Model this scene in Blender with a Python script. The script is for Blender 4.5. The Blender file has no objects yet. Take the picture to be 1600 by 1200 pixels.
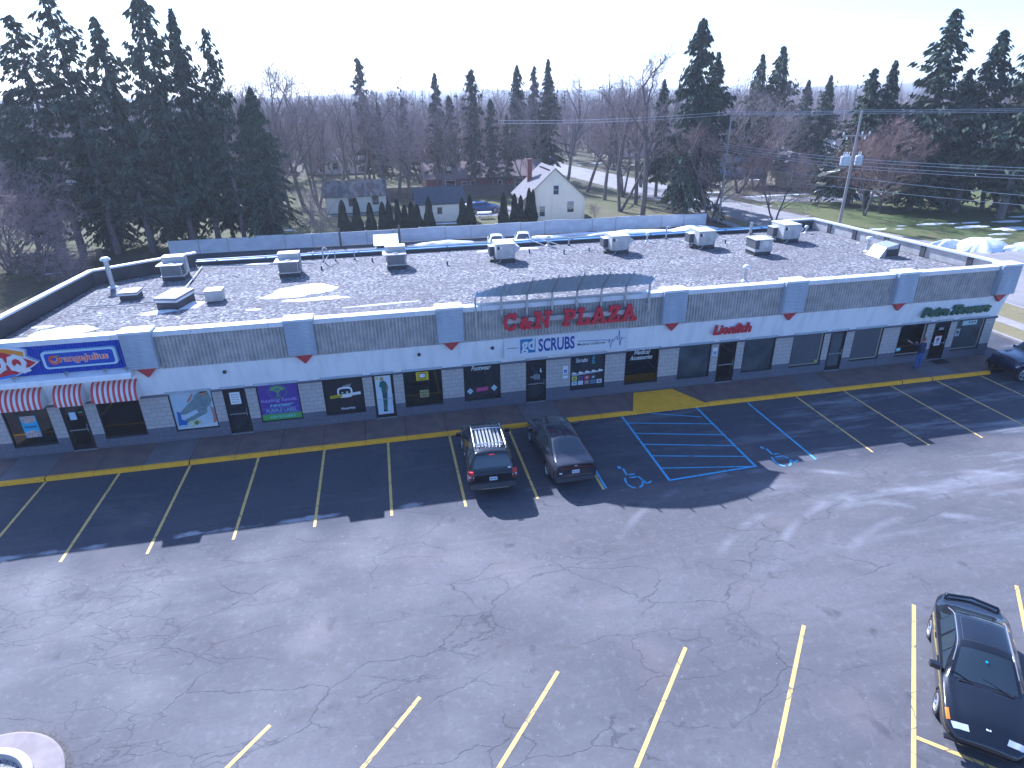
import bpy, bmesh, math, random
import numpy as np
from mathutils import Vector, Matrix, noise
R = math.radians
sc = bpy.context.scene
col = sc.collection
# ------------------------------------------------------------------ camera
cd = bpy.data.cameras.new('camera'); cam = bpy.data.objects.new('camera', cd); col.objects.link(cam)
F_, PITCH, ROLL, YAW = 970.5, 0.4355, -0.0162, 0.1972
cd.sensor_width = 36; cd.lens = 36*F_/1600; cd.clip_start = .1; cd.clip_end = 9000
Fv = Vector((math.sin(YAW)*math.cos(PITCH), math.cos(YAW)*math.cos(PITCH), -math.sin(PITCH)))
Rv = Vector((math.cos(YAW), -math.sin(YAW), 0)); Uv = Rv.cross(Fv)
R2 = Rv*math.cos(ROLL)+Uv*math.sin(ROLL); U2 = Uv*math.cos(ROLL)-Rv*math.sin(ROLL)
m4 = Matrix((R2, U2, -Fv)).transposed().to_4x4(); m4.translation = Vector((0, -24.73, 14.01)); cam.matrix_world = m4
sc.camera = cam
# ------------------------------------------------------------------ light
SUN_EL, SUN_AZ = 37.0, -18.5          # azimuth from +Y, positive towards +X
w = bpy.data.worlds.new('World'); sc.world = w; w.use_nodes = True
nt = w.node_tree; bg = nt.nodes['Background']; sky = nt.nodes.new('ShaderNodeTexSky')
sky.sky_type = 'NISHITA'; sky.sun_disc = False; sky.sun_elevation = R(SUN_EL); sky.sun_rotation = R(SUN_AZ)
sky.air_density = .9; sky.dust_density = .8; sky.ozone_density = 4.; sky.altitude = 200
nt.links.new(sky.outputs[0], bg.inputs[0]); bg.inputs[1].default_value = .125
sl = bpy.data.lights.new('sun', 'SUN'); sun = bpy.data.objects.new('sun', sl); col.objects.link(sun)
sl.energy = 5.0; sl.angle = R(.55); sl.color = (1, .965, .93)
sd = Vector((math.sin(R(SUN_AZ))*math.cos(R(SUN_EL)), math.cos(R(SUN_AZ))*math.cos(R(SUN_EL)), math.sin(R(SUN_EL))))
sun.rotation_euler = sd.to_track_quat('Z', 'Y').to_euler(); sun.location = (0, 0, 60)
vs = sc.view_settings; vs.view_transform = 'Standard'; vs.look = 'None'; vs.gamma = 1; vs.exposure = 1.17
vs.use_white_balance = True; vs.white_balance_temperature = 5250; vs.white_balance_tint = 16
sc.render.resolution_x = 1024; sc.render.resolution_y = 768
sc.cycles.max_bounces = 6; sc.cycles.transparent_max_bounces = 8

# ------------------------------------------------------------------ materials
MATS = {}
def mat(name, c=(.5,.5,.5), rough=.7, c2=None, scale=3., detail=6., bump=0., bscale=None, metal=0., spec=.5, island=0., coat=0., stretch=(1,1,1), lo=.35, hi=.65):
    if name in MATS: return MATS[name]
    m = bpy.data.materials.new(name); m.use_nodes = True; MATS[name] = m
    n = m.node_tree.nodes; L = m.node_tree.links; b = n['Principled BSDF']
    b.inputs['Roughness'].default_value = rough; b.inputs['Metallic'].default_value = metal
    b.inputs['Specular IOR Level'].default_value = spec; b.inputs['Coat Weight'].default_value = coat
    b.inputs['Base Color'].default_value = (*c, 1)
    tc = n.new('ShaderNodeTexCoord'); mp = n.new('ShaderNodeMapping'); mp.inputs['Scale'].default_value = stretch
    L.new(tc.outputs['Object'], mp.inputs[0]); out = None
    if c2 is not None:
        no = n.new('ShaderNodeTexNoise'); no.inputs['Scale'].default_value = scale; no.inputs['Detail'].default_value = detail
        L.new(mp.outputs[0], no.inputs[0])
        rp = n.new('ShaderNodeValToRGB'); e = rp.color_ramp.elements
        e[0].position = lo; e[1].position = hi; e[0].color = (*c, 1); e[1].color = (*c2, 1)
        L.new(no.outputs[0], rp.inputs[0]); out = rp.outputs[0]
    if island:
        g = n.new('ShaderNodeNewGeometry'); hs = n.new('ShaderNodeHueSaturation')
        mr = n.new('ShaderNodeMapRange'); mr.inputs[3].default_value = 1-island; mr.inputs[4].default_value = 1+island
        L.new(g.outputs['Random Per Island'], mr.inputs[0]); L.new(mr.outputs[0], hs.inputs['Value'])
        if out: L.new(out, hs.inputs['Color'])
        else: hs.inputs['Color'].default_value = (*c, 1)
        out = hs.outputs[0]
    if out: L.new(out, b.inputs['Base Color'])
    if bump:
        nb = n.new('ShaderNodeTexNoise'); nb.inputs['Scale'].default_value = bscale or scale*6; nb.inputs['Detail'].default_value = 4
        L.new(mp.outputs[0], nb.inputs[0]); bp = n.new('ShaderNodeBump'); bp.inputs['Strength'].default_value = bump
        bp.inputs['Distance'].default_value = .02; L.new(nb.outputs[0], bp.inputs['Height']); L.new(bp.outputs[0], b.inputs['Normal'])
    return m
class NG:
    """small helper for longer node graphs"""
    def __init__(s, name, rough=.8, spec=.5):
        s.m = bpy.data.materials.new(name); s.m.use_nodes = True; MATS[name] = s.m
        s.n = s.m.node_tree.nodes; s.L = s.m.node_tree.links; s.b = s.n['Principled BSDF']; s.b.inputs['Roughness'].default_value = rough
        s.b.inputs['Specular IOR Level'].default_value = spec
        s.tc = s.n.new('ShaderNodeTexCoord').outputs['Object']
        sp = s.n.new('ShaderNodeSeparateXYZ'); s.L.new(s.tc, sp.inputs[0]); s.x, s.y, s.z = sp.outputs
    def put(s, inp, v):
        if hasattr(v, 'is_output'): s.L.new(v, inp)
        elif isinstance(v, tuple) and len(v) == 3 and inp.type == 'RGBA': inp.default_value = (*v, 1)
        else: inp.default_value = v
    def map(s, scale=(1,1,1), rot=(0,0,0), src=None):
        k = s.n.new('ShaderNodeMapping'); k.inputs['Scale'].default_value = scale; k.inputs['Rotation'].default_value = rot
        s.L.new(src or s.tc, k.inputs[0]); return k.outputs[0]
    def noise(s, scale, detail=5, vec=None, dist=0., rough=.5):
        k = s.n.new('ShaderNodeTexNoise'); k.inputs['Scale'].default_value = scale; k.inputs['Detail'].default_value = detail
        k.inputs['Distortion'].default_value = dist; k.inputs['Roughness'].default_value = rough; s.L.new(vec or s.tc, k.inputs[0]); return k.outputs[0]
    def edge(s, scale, vec=None, feat='DISTANCE_TO_EDGE'):
        k = s.n.new('ShaderNodeTexVoronoi'); k.feature = feat; k.inputs['Scale'].default_value = scale; s.L.new(vec or s.tc, k.inputs[0]); return k.outputs[0]
    def warp(s, amt, scale, vec=None):
        k = s.n.new('ShaderNodeTexNoise'); k.inputs['Scale'].default_value = scale; k.inputs['Detail'].default_value = 6; s.L.new(vec or s.tc, k.inputs[0])
        a = s.n.new('ShaderNodeVectorMath'); a.operation = 'SUBTRACT'; s.L.new(k.outputs[1], a.inputs[0]); a.inputs[1].default_value = (.5,.5,.5)
        c = s.n.new('ShaderNodeVectorMath'); c.operation = 'SCALE'; s.L.new(a.outputs[0], c.inputs[0]); c.inputs['Scale'].default_value = amt
        d = s.n.new('ShaderNodeVectorMath'); d.operation = 'ADD'; s.L.new(vec or s.tc, d.inputs[0]); s.L.new(c.outputs[0], d.inputs[1]); return d.outputs[0]
    def mr(s, v, a, b, c=0., d=1.):
        k = s.n.new('ShaderNodeMapRange'); s.put(k.inputs[0], v)
        for i, q in enumerate((a, b, c, d)): k.inputs[i+1].default_value = q
        return k.outputs[0]
    def op(s, o, a, b=0.):
        k = s.n.new('ShaderNodeMath'); k.operation = o; s.put(k.inputs[0], a); s.put(k.inputs[1], b); return k.outputs[0]
    def mix(s, f, a, b):
        k = s.n.new('ShaderNodeMix'); k.data_type = 'RGBA'; s.put(k.inputs[0], f); s.put(k.inputs[6], a); s.put(k.inputs[7], b); return k.outputs[2]
    def bump(s, h, st=.3, d=.02):
        k = s.n.new('ShaderNodeBump'); k.inputs['Strength'].default_value = st; k.inputs['Distance'].default_value = d; s.L.new(h, k.inputs['Height']); s.L.new(k.outputs[0], s.b.inputs['Normal'])
    def col(s, c): s.L.new(c, s.b.inputs['Base Color']); return s.m

def asphalt():
    g = NG('asphalt', .82, .35)
    sx = g.map((.4,1,1),(0,0,.05))
    base = g.mix(g.mr(g.noise(.22, 9, sx, rough=.6), .38, .62), (.100,.096,.102), (.152,.144,.148))
    base = g.mix(g.mr(g.noise(1.0, 9, sx, rough=.7), .50, .68, 0, .65), base, (.105,.093,.095))
    base = g.mix(g.mr(g.noise(3.5, 8, rough=.75), .52, .70, 0, .55), base, (.205,.198,.206))
    base = g.mix(g.mr(g.noise(9, 6, rough=.7), .50, .72, 0, .5), base, (.075,.07,.075))
    # strip in front of the shops painted darker and bluer to deepen the building's shade
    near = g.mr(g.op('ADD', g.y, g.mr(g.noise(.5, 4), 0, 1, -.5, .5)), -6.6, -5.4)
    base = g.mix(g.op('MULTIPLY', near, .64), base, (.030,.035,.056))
    # reddish and dark patches
    base = g.mix(g.mr(g.noise(.35, 3, g.map((1,1,1),(0,0,.4))), .58, .72, 0, .35), base, (.2,.165,.155))
    base = g.mix(g.mr(g.noise(.9, 7, g.map((.35,1,1))), .62, .76, 0, .45), base, (.10,.10,.11))
    # chalky salt residue: broad streaks along and across the lot
    st = g.mr(g.noise(.8, 10, g.map((.16,1,1),(0,0,.08)), rough=.7), .52, .66)
    rm = g.mr(g.x, 8, 22, .15, 1.); rm2 = g.mr(g.y, -13, -7, .25, 1.)
    base = g.mix(g.op('MULTIPLY', g.op('MULTIPLY', st, .62), g.op('MULTIPLY', rm, rm2)), base, (.34,.335,.36))
    fl = g.mr(g.noise(2.2, 9, rough=.75), .66, .74); base = g.mix(g.op('MULTIPLY', fl, g.mr(g.noise(.25, 3), .5, .62)), base, (.38,.37,.40))
    # salt line left by the shade's edge
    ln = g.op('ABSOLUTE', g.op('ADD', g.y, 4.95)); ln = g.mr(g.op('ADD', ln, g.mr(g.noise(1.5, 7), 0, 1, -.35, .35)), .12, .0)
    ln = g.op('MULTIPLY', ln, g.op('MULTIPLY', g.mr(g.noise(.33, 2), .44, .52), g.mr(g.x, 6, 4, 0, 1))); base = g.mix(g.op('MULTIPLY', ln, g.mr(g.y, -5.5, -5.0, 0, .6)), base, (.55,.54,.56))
    # curved tyre marks
    for cx, cy, r in ((14.5,-14.5,6.4), (13.2,-14.0,8.3), (20.,-15.5,8.1), (17.5,-14.9,5.2), (17.2,-15.1,7.1)):
        dx = g.op('POWER', g.op('ABSOLUTE', g.op('SUBTRACT', g.x, cx)), 2.); dy = g.op('POWER', g.op('ABSOLUTE', g.op('SUBTRACT', g.y, cy)), 2.)
        d = g.op('ABSOLUTE', g.op('SUBTRACT', g.op('SQRT', g.op('ADD', dx, dy)), r))
        a = g.mr(d, .22, .04); a = g.op('MULTIPLY', a, g.mr(g.noise(.7, 5), .42, .70, 0, .34)); a = g.op('MULTIPLY', a, g.mr(g.y, cy+r*.55, cy+r*.85))
        base = g.mix(a, base, (.45,.44,.47))
    # cracks: large wandering, medium polygonal, crazed areas
    v1 = g.map((.33,1,1),(0,0,.06), g.warp(1.3, .45)); v1 = g.warp(.30, 2.2, v1); v1 = g.warp(.07, 12., v1)
    c1 = g.op('MULTIPLY', g.mr(g.edge(.42, v1), .006, .001), g.op('MULTIPLY', g.mr(g.noise(.23, 3), .44, .50), g.mr(g.x, 5, 13, 1, .35)))
    v2 = g.warp(.7, 1.2, g.map((.55,1,1),(0,0,.2))); v2 = g.warp(.12, 7., v2)
    c2 = g.op('MULTIPLY', g.mr(g.edge(.5, v2), .009, .002), g.mr(g.noise(.2, 3, g.map((1,1.3,1),(0,0,1.))), .50, .56))
    zone = g.op('MULTIPLY', g.mr(g.x, 4, -8, .0, 1.), 1.)
    c3 = g.op('MULTIPLY', g.mr(g.edge(1.7, g.warp(.45, 2.6, g.map((.6,1,1)))), .026, .005), g.mr(g.op('ADD', g.noise(.32, 3), g.mr(g.x, 6, -10, -.12, .07)), .56, .61))
    cr = g.op('MAXIMUM', g.op('MAXIMUM', c1, c2), g.op('MULTIPLY', c3, .85))
    base = g.mix(g.op('MULTIPLY', cr, .50), base, (.035,.034,.04))
    # sealed cracks: wider pale bands beside big ones
    c4 = g.op('MULTIPLY', g.mr(g.edge(.42, v1), .07, .01), g.mr(g.noise(.17, 2, g.map((1,1,1),(0,0,2.))), .50, .6, 0, .22))
    base = g.mix(g.op('MULTIPLY', c4, g.op('SUBTRACT', 1., cr)), base, (.10,.09,.095))
    oil = g.mr(g.noise(1.3, 5, g.map((1,.8,1),(0,0,.7))), .64, .72, 0, .5); base = g.mix(oil, base, (.045,.043,.05))
    # aggregate
    gr = g.noise(38, 3); base = g.mix(g.mr(gr, .3, .7, 0, .30), base, g.mix(.5, base, (.05,.05,.055)))
    sp = g.edge(5.5, None, 'F1'); base = g.mix(g.op('MULTIPLY', g.mr(sp, .075, .04), g.mr(g.noise(3.1, 2), .56, .6, 0, .75)), base, (.5,.5,.52))
    g.bump(g.op('SUBTRACT', g.noise(30, 4), g.op('MULTIPLY', cr, 1.5)), .35, .012)
    g.put(g.b.inputs['Roughness'], g.mr(g.noise(.4, 3), .3, .7, .68, .9))
    return g.col(base)
def paint(name, c, amt=.5, crk_amt=.8):
    g = NG(name, .75, .4)
    n_ = g.mr(g.noise(9, 7, rough=.7), .56, .66, 0, amt); v2 = g.warp(.5, 1.2)
    crk = g.mr(g.edge(.9, v2), .018, .006, 0, crk_amt)
    b = g.mix(g.mr(g.noise(2, 4), .3, .7, 0, .5), c, tuple(q*.78 for q in c)); b = g.mix(g.op('MAXIMUM', n_, crk), b, (.11,.105,.11)); return g.col(b)
def block(name, c1, c2, mort, bw=.4, bh=.2, ms=.012, bump=.3, facing='Y'):
    g = NG(name, .9, .2)
    k = g.n.new('ShaderNodeTexBrick'); k.inputs['Scale'].default_value = 1; k.inputs['Brick Width'].default_value = bw; k.inputs['Row Height'].default_value = bh
    k.inputs['Mortar Size'].default_value = ms; k.inputs['Color1'].default_value = (*c1,1); k.inputs['Color2'].default_value = (*c2,1); k.inputs['Mortar'].default_value = (*mort,1)
    cb = g.n.new('ShaderNodeCombineXYZ'); g.L.new(g.op('ADD', g.x, g.y), cb.inputs[0]); g.L.new(g.z, cb.inputs[1]); g.L.new(cb.outputs[0], k.inputs[0])
    b = g.mix(g.mr(g.noise(6, 6), .35, .7, 0, .4), k.outputs[0], tuple(q*.72 for q in c1)); g.bump(g.noise(40, 3), bump, .01); return g.col(b)
def gravel():
    g = NG('roof_gravel', .95, .15)
    v = g.n.new('ShaderNodeTexVoronoi'); v.inputs['Scale'].default_value = 9.5; g.L.new(g.tc, v.inputs[0])
    sp = g.n.new('ShaderNodeSeparateColor'); g.L.new(v.outputs['Color'], sp.inputs[0])
    b = g.mix(sp.outputs[0], (.055,.054,.058), (.28,.27,.275)); b = g.mix(g.mr(sp.outputs[1], .88, .92), b, (.42,.40,.40))
    b = g.mix(g.mr(g.noise(.35, 5, g.map((.5,1.4,1))), .42, .62, 0, .5), b, (.13,.12,.125))
    b = g.mix(g.mr(g.noise(2.4, 4), .5, .7, 0, .4), b, (.19,.175,.175))
    g.bump(v.outputs['Distance'], .35, .02); return g.col(b)
def grass(name, ca, cb, cc, snow=0.):
    g = NG(name, .95, .1)
    b = g.mix(g.mr(g.noise(.09, 6), .38, .62), ca, cb); b = g.mix(g.mr(g.noise(.6, 6), .5, .68, 0, .7), b, cc)
    b = g.mix(g.mr(g.noise(7, 5), .35, .7, 0, .5), b, tuple(q*.55 for q in ca))
    if snow: b = g.mix(g.mr(g.noise(.22, 7, g.map((.55,1.6,1))), snow, snow+.03), b, (.72,.74,.78))
    g.bump(g.noise(14, 4), .5, .05); return g.col(b)
def siding(name, c, pitch, c2):
    g = NG(name, .6, .3); fr = g.op('FRACT', g.op('MULTIPLY', g.z, 1/pitch))
    b = g.mix(g.mr(fr, .0, .12, .75, 0), c, c2); b = g.mix(g.mr(g.noise(.8, 6), .4, .7, 0, .25), b, tuple(q*.7 for q in c)); return g.col(b)
def shingle(name, c1, c2, blot=None):
    g = NG(name, .95, .1); v = g.edge(5, g.map((1,1.6,1)), 'F1'); b = g.mix(g.mr(g.noise(3, 6), .35, .65), c1, c2)
    b = g.mix(g.mr(g.noise(16, 3), .35, .7, 0, .5), b, tuple(q*.6 for q in c1))
    if blot: b = g.mix(g.mr(g.noise(1.3, 5, g.map((1,.5,.5))), .5, .56), b, blot)
    return g.col(b)
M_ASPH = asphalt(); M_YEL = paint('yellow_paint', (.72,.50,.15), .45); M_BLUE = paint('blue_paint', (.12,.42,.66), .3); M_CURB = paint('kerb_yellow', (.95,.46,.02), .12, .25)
M_BLOCK = block('painted_block', (.44,.41,.39), (.50,.465,.44), (.31,.29,.29))
M_BLOCKD = block('wainscot_block', (.15,.15,.185), (.165,.165,.20), (.12,.12,.15))
M_RIB = mat('ribbed_block', (.50,.475,.445), .95, (.36,.345,.33), 3, bump=.6, bscale=40)
M_GRAVEL = gravel()
M_WHITE = mat('white_fascia', (.84,.85,.86), .6, (.66,.67,.68), 2.6, stretch=(1,1,.10), lo=.45, hi=.85)
M_COPE = mat('white_coping', (.74,.75,.76), .45, (.62,.64,.66), 2)
M_SIDE = mat('pale_metal_siding', (.44,.49,.55), .45, (.35,.40,.46), 2.2, stretch=(1,1,.2))
M_RED = mat('red_bracket', (.42,.035,.045), .5)
M_EPDM = mat('black_roof_membrane', (.035,.036,.042), .6, (.06,.06,.07), 1.4, spec=.4)
M_METAL = mat('galvanised_metal', (.50,.52,.53), .42, (.38,.40,.42), 5, metal=.5)
M_HV = mat('unit_grey_paint', (.50,.49,.47), .5, (.38,.375,.36), 2.2)
M_HV2 = mat('unit_light_top', (.62,.61,.59), .5, (.50,.49,.47), 3)
M_COIL = mat('condenser_coil', (.06,.065,.075), .7, (.11,.11,.12), 40, stretch=(1,1,6))
M_DARK = mat('black_frame', (.012,.012,.016), .4)
M_GLASS = mat('dark_glass', (.016,.020,.028), .04, (.04,.043,.05), 1.1, spec=1.)
M_GLASS2 = mat('shop_glass', (.035,.045,.055), .05, (.085,.10,.11), .9, 2, spec=1.)
def shop_glass():
    m = bpy.data.materials.new('clear_shop_glass'); m.use_nodes = True; n = m.node_tree.nodes; L = m.node_tree.links; n.clear(); o = n.new('ShaderNodeOutputMaterial'); t = n.new('ShaderNodeBsdfTransparent'); t.inputs[0].default_value = (.62,.68,.68,1)
    g = n.new('ShaderNodeBsdfGlossy'); g.inputs['Roughness'].default_value = .02; f = n.new('ShaderNodeFresnel'); f.inputs[0].default_value = 2.1; x = n.new('ShaderNodeMixShader'); L.new(f.outputs[0], x.inputs[0]); L.new(t.outputs[0], x.inputs[1]); L.new(g.outputs[0], x.inputs[2]); L.new(x.outputs[0], o.inputs[0]); return m
M_CLEAR = shop_glass()
M_BLIND = mat('grey_blind_glass', (.085,.095,.11), .25, (.10,.11,.125), 1.)
M_CONC = mat('concrete_walk', (.19,.13,.11), .85, (.14,.10,.09), 1.6, bump=.15, bscale=30)
M_CONC2 = mat('concrete_walk_grey', (.175,.155,.155), .85, (.14,.125,.13), 1.2, bump=.15, bscale=30)
M_PAVE = mat('pale_concrete', (.34,.305,.285), .85, (.26,.24,.225), 1.3, bump=.1, bscale=20)
M_ROAD = mat('road_surface', (.20,.185,.18), .85, (.27,.25,.24), .5)
M_SNOW = mat('snow', (.84,.85,.86), .7, (.56,.56,.57), 5., 8, bump=.8, bscale=9, lo=.45, hi=.8)
M_BARK = mat('bark', (.12,.10,.098), .95, (.17,.145,.138), 9, stretch=(1,1,.3))
M_TWIG = mat('twigs', (.235,.185,.18), .95, (.30,.24,.23), .8)
M_TWIGR = mat('reddish_twigs', (.30,.215,.215), .95, (.36,.265,.255), .8)
M_TWIGO = mat('orange_brown_twigs', (.30,.20,.165), .95, (.25,.17,.15), .8)
M_SPR = mat('spruce_needles', (.055,.075,.052), .9, (.085,.105,.065), .6, island=.5, spec=.15)
M_SPR2 = mat('dull_spruce_needles', (.10,.10,.08), .9, (.13,.12,.10), .6, island=.45, spec=.15)
M_ARB = mat('arborvitae_leaves', (.014,.025,.017), .9, (.024,.036,.024), 2, island=.4, spec=.1)

# ------------------------------------------------------------------ mesh helpers
class MB:
    def __init__(s): s.v = []; s.f = []; s.mi = []; s.mats = []
    def m(s, mt):
        if mt not in s.mats: s.mats.append(mt)
        return s.mats.index(mt)
    def add(s, vs, fs, mt):
        o = len(s.v); s.v += [tuple(q) for q in vs]; k = s.m(mt)
        for f in fs: s.f.append([i+o for i in f]); s.mi.append(k)
        return s
    def box(s, x0, x1, y0, y1, z0, z1, mt, skip=''):
        v = [(x,y,z) for x in (x0,x1) for y in (y0,y1) for z in (z0,z1)]
        fs = {'l':(0,1,3,2),'r':(4,6,7,5),'f':(0,4,5,1),'b':(2,3,7,6),'d':(0,2,6,4),'t':(1,5,7,3)}
        return s.add(v, [fs[k] for k in fs if k not in skip], mt)
    def prism(s, poly, z0, z1, mt, axis='z', cap=True):
        n = len(poly)
        P = {'z':lambda a,b,c:(a,b,c), 'y':lambda a,b,c:(a,c,b), 'x':lambda a,b,c:(c,a,b)}[axis]
        v = [P(a,b,z0) for a,b in poly]+[P(a,b,z1) for a,b in poly]
        fs = [(i,(i+1)%n,n+(i+1)%n,n+i) for i in range(n)]
        if cap: fs += [tuple(range(n))[::-1], tuple(range(n,2*n))]
        return s.add(v, fs, mt)
    def tube(s, pts, rad, mt, n=6, cap=True):
        pts = [Vector(p) for p in pts]; rs = rad if isinstance(rad, (list,tuple)) else [rad]*len(pts); vs = []; 
        for i, p in enumerate(pts):
            d = (pts[min(i+1,len(pts)-1)]-pts[max(i-1,0)]).normalized(); a = d.orthogonal().normalized() if i == 0 else (a-d*a.dot(d)).normalized(); b = d.cross(a)
            vs += [p+(a*math.cos(2*math.pi*k/n)+b*math.sin(2*math.pi*k/n))*rs[i] for k in range(n)]
        fs = [(i*n+k, i*n+(k+1)%n, (i+1)*n+(k+1)%n, (i+1)*n+k) for i in range(len(pts)-1) for k in range(n)]
        if cap: fs += [tuple(range(n))[::-1], tuple(range((len(pts)-1)*n, len(pts)*n))]
        return s.add(vs, fs, mt)
    def lathe(s, prof, c, mt, n=24, axis='z'):
        vs = []; c = Vector(c)
        for r, h in prof:
            for k in range(n):
                a = 2*math.pi*k/n; q = (r*math.cos(a), r*math.sin(a), h)
                if axis == 'x': q = (h, q[0], q[1])
                if axis == 'y': q = (q[0], h, q[1])
                vs.append(c+Vector(q))
        m_ = len(prof); fs = [(i*n+k, i*n+(k+1)%n, (i+1)*n+(k+1)%n, (i+1)*n+k) for i in range(m_-1) for k in range(n)]
        return s.add(vs, fs, mt)
    def build(s, name, parent=None, smooth=False, loc=None):
        me = bpy.data.meshes.new(name); me.from_pydata(s.v, [], s.f)
        for mt in s.mats: me.materials.append(mt)
        me.polygons.foreach_set('material_index', s.mi)
        if smooth: me.polygons.foreach_set('use_smooth', [True]*len(s.f))
        me.update(); bm = bmesh.new(); bm.from_mesh(me); 
        if len(s.f) < 6000: bmesh.ops.recalc_face_normals(bm, faces=bm.faces)
        bm.to_mesh(me); bm.free()
        o = bpy.data.objects.new(name, me); col.objects.link(o)
        if parent: o.parent = parent
        if loc: o.location = loc
        return o
def tag(o, label=None, cat=None, group=None, kind=None):
    if label: o['label'] = label
    if cat: o['category'] = cat
    if group: o['group'] = group
    if kind: o['kind'] = kind
    return o
def empty(name, loc=(0,0,0), label=None, cat=None, group=None, rz=0):
    o = bpy.data.objects.new(name, None); col.objects.link(o); o.location = loc; o.rotation_euler = (0,0,rz); o.empty_display_size = .2
    return tag(o, label, cat, group)
def struct(name, mb, smooth=False): return tag(mb.build(name, None, smooth), kind='structure')
def copy_tree(o, loc, label=None, rz=None, scale=None, parent=None):
    c = o.copy(); col.objects.link(c)
    if parent: c.parent = parent
    else:
        c.location = loc
        if rz is not None: c.rotation_euler = (0,0,rz)
        if scale is not None: c.scale = scale
        if label: c['label'] = label
    for ch in list(o.children): copy_tree(ch, None, parent=c)
    return c
FW = 1.0
def text_geo(body, shear=0., bold=0., spacing=1.):
    cu = bpy.data.curves.new('t', 'FONT'); cu.body = body; cu.shear = shear; cu.offset = bold; cu.space_character = spacing; cu.resolution_u = 3
    cu.fill_mode = 'FRONT'
    o = bpy.data.objects.new('t', cu); col.objects.link(o); dg = bpy.context.evaluated_depsgraph_get(); dg.update()
    me = bpy.data.meshes.new_from_object(o.evaluated_get(dg)); vs = [tuple(v.co) for v in me.vertices]; fs = [tuple(p.vertices) for p in me.polygons]
    bpy.data.objects.remove(o); bpy.data.curves.remove(cu); bpy.data.meshes.remove(me); return vs, fs
def put_text(mb, body, x0, x1, z0, z1, y, mt, shear=0., bold=0., depth=0., spacing=1.):
    """text on a wall facing -y, fitted to the rectangle x0..x1, z0..z1; depth > 0 makes it a solid channel letter"""
    vs, fs = text_geo(body, shear, bold, spacing)
    if not vs: return
    ax = min(v[0] for v in vs); bx = max(v[0] for v in vs); az = min(v[1] for v in vs); bz = max(v[1] for v in vs)
    T = lambda v, yy: (x0+(v[0]-ax)/(bx-ax)*(x1-x0), yy, z0+(v[1]-az)/(bz-az)*(z1-z0))
    mb.add([T(v, y) for v in vs], fs, mt)
    if depth:
        cnt = {}
        for f in fs:
            for i in range(len(f)): e = (f[i], f[(i+1)%len(f)]); cnt[tuple(sorted(e))] = cnt.get(tuple(sorted(e)), 0)+1
        n = len(vs); mb.add([T(v, y) for v in vs]+[T(v, y+depth) for v in vs], [(a,b,b+n,a+n) for (a,b),k in cnt.items() if k == 1], mt)
SER = {'C':[[(.78,.72),(.78,1.),(.62,.93),(.42,1.),(.14,.86),(.02,.5),(.14,.14),(.42,0),(.66,.05),(.82,.22)]],
 '&':[[(.9,.42),(.62,.42)],[(.78,.42),(.6,.1),(.36,0),(.1,.12),(.14,.38),(.5,.62),(.52,.82),(.36,.9),(.22,.8),(.28,.58),(.84,.02)]],
 'N':[[(.16,0),(.16,1)],[(.16,1),(.80,0)],[(.80,0),(.80,1)],[(0,0),(.34,0)],[(0,1),(.26,1)],[(.64,1),(.98,1)]],
 'P':[[(.2,0),(.2,1)],[(.02,0),(.42,0)],[(.02,1),(.56,1),(.82,.9),(.84,.64),(.6,.48),(.2,.48)]],
 'L':[[(.22,0),(.22,1)],[(.04,1),(.42,1)],[(.04,0),(.86,0),(.86,.28)]],
 'A':[[(.14,0),(.46,1)],[(.46,1),(.54,1),(.86,0)],[(.28,.34),(.74,.34)],[(0,0),(.32,0)],[(.68,0),(1.,0)]],
 'Z':[[(.12,.72),(.12,1),(.84,1),(.1,0),(.88,0),(.88,.3)]],
 'D':[[(.2,0),(.2,1)],[(.02,1),(.5,1),(.84,.8),(.9,.5),(.84,.2),(.5,0),(.02,0)]],
 'Q':[[(.5,1),(.2,.86),(.08,.5),(.2,.14),(.5,0),(.8,.14),(.92,.5),(.8,.86),(.5,1)],[(.5,.3),(.66,.1),(.8,-.1),(1.05,-.02)]]}
def stroke_letter(ch, x, z, w_, h, th, y, depth, mt, ital=0.):
    mb = MB(); k = 0
    for pl in SER[ch]:
        for a, b in zip(pl[:-1], pl[1:]):
            A = Vector((x+a[0]*w_+ital*a[1]*h, z+a[1]*h)); B = Vector((x+b[0]*w_+ital*b[1]*h, z+b[1]*h)); d = (B-A).normalized()
            n_ = Vector((-d.y, d.x))*th/2; e = d*th*.42; k += 1; yy = y-.0015*k
            mb.prism([tuple(A-e-n_), tuple(B+e-n_), tuple(B+e+n_), tuple(A-e+n_)], yy, y+depth-.0007*k, mt, 'y')
    return mb
def poly(mb, pts, y, mt, th=.004): return mb.prism(pts, y, y+th, mt, 'y')
exec_parts = []
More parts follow.
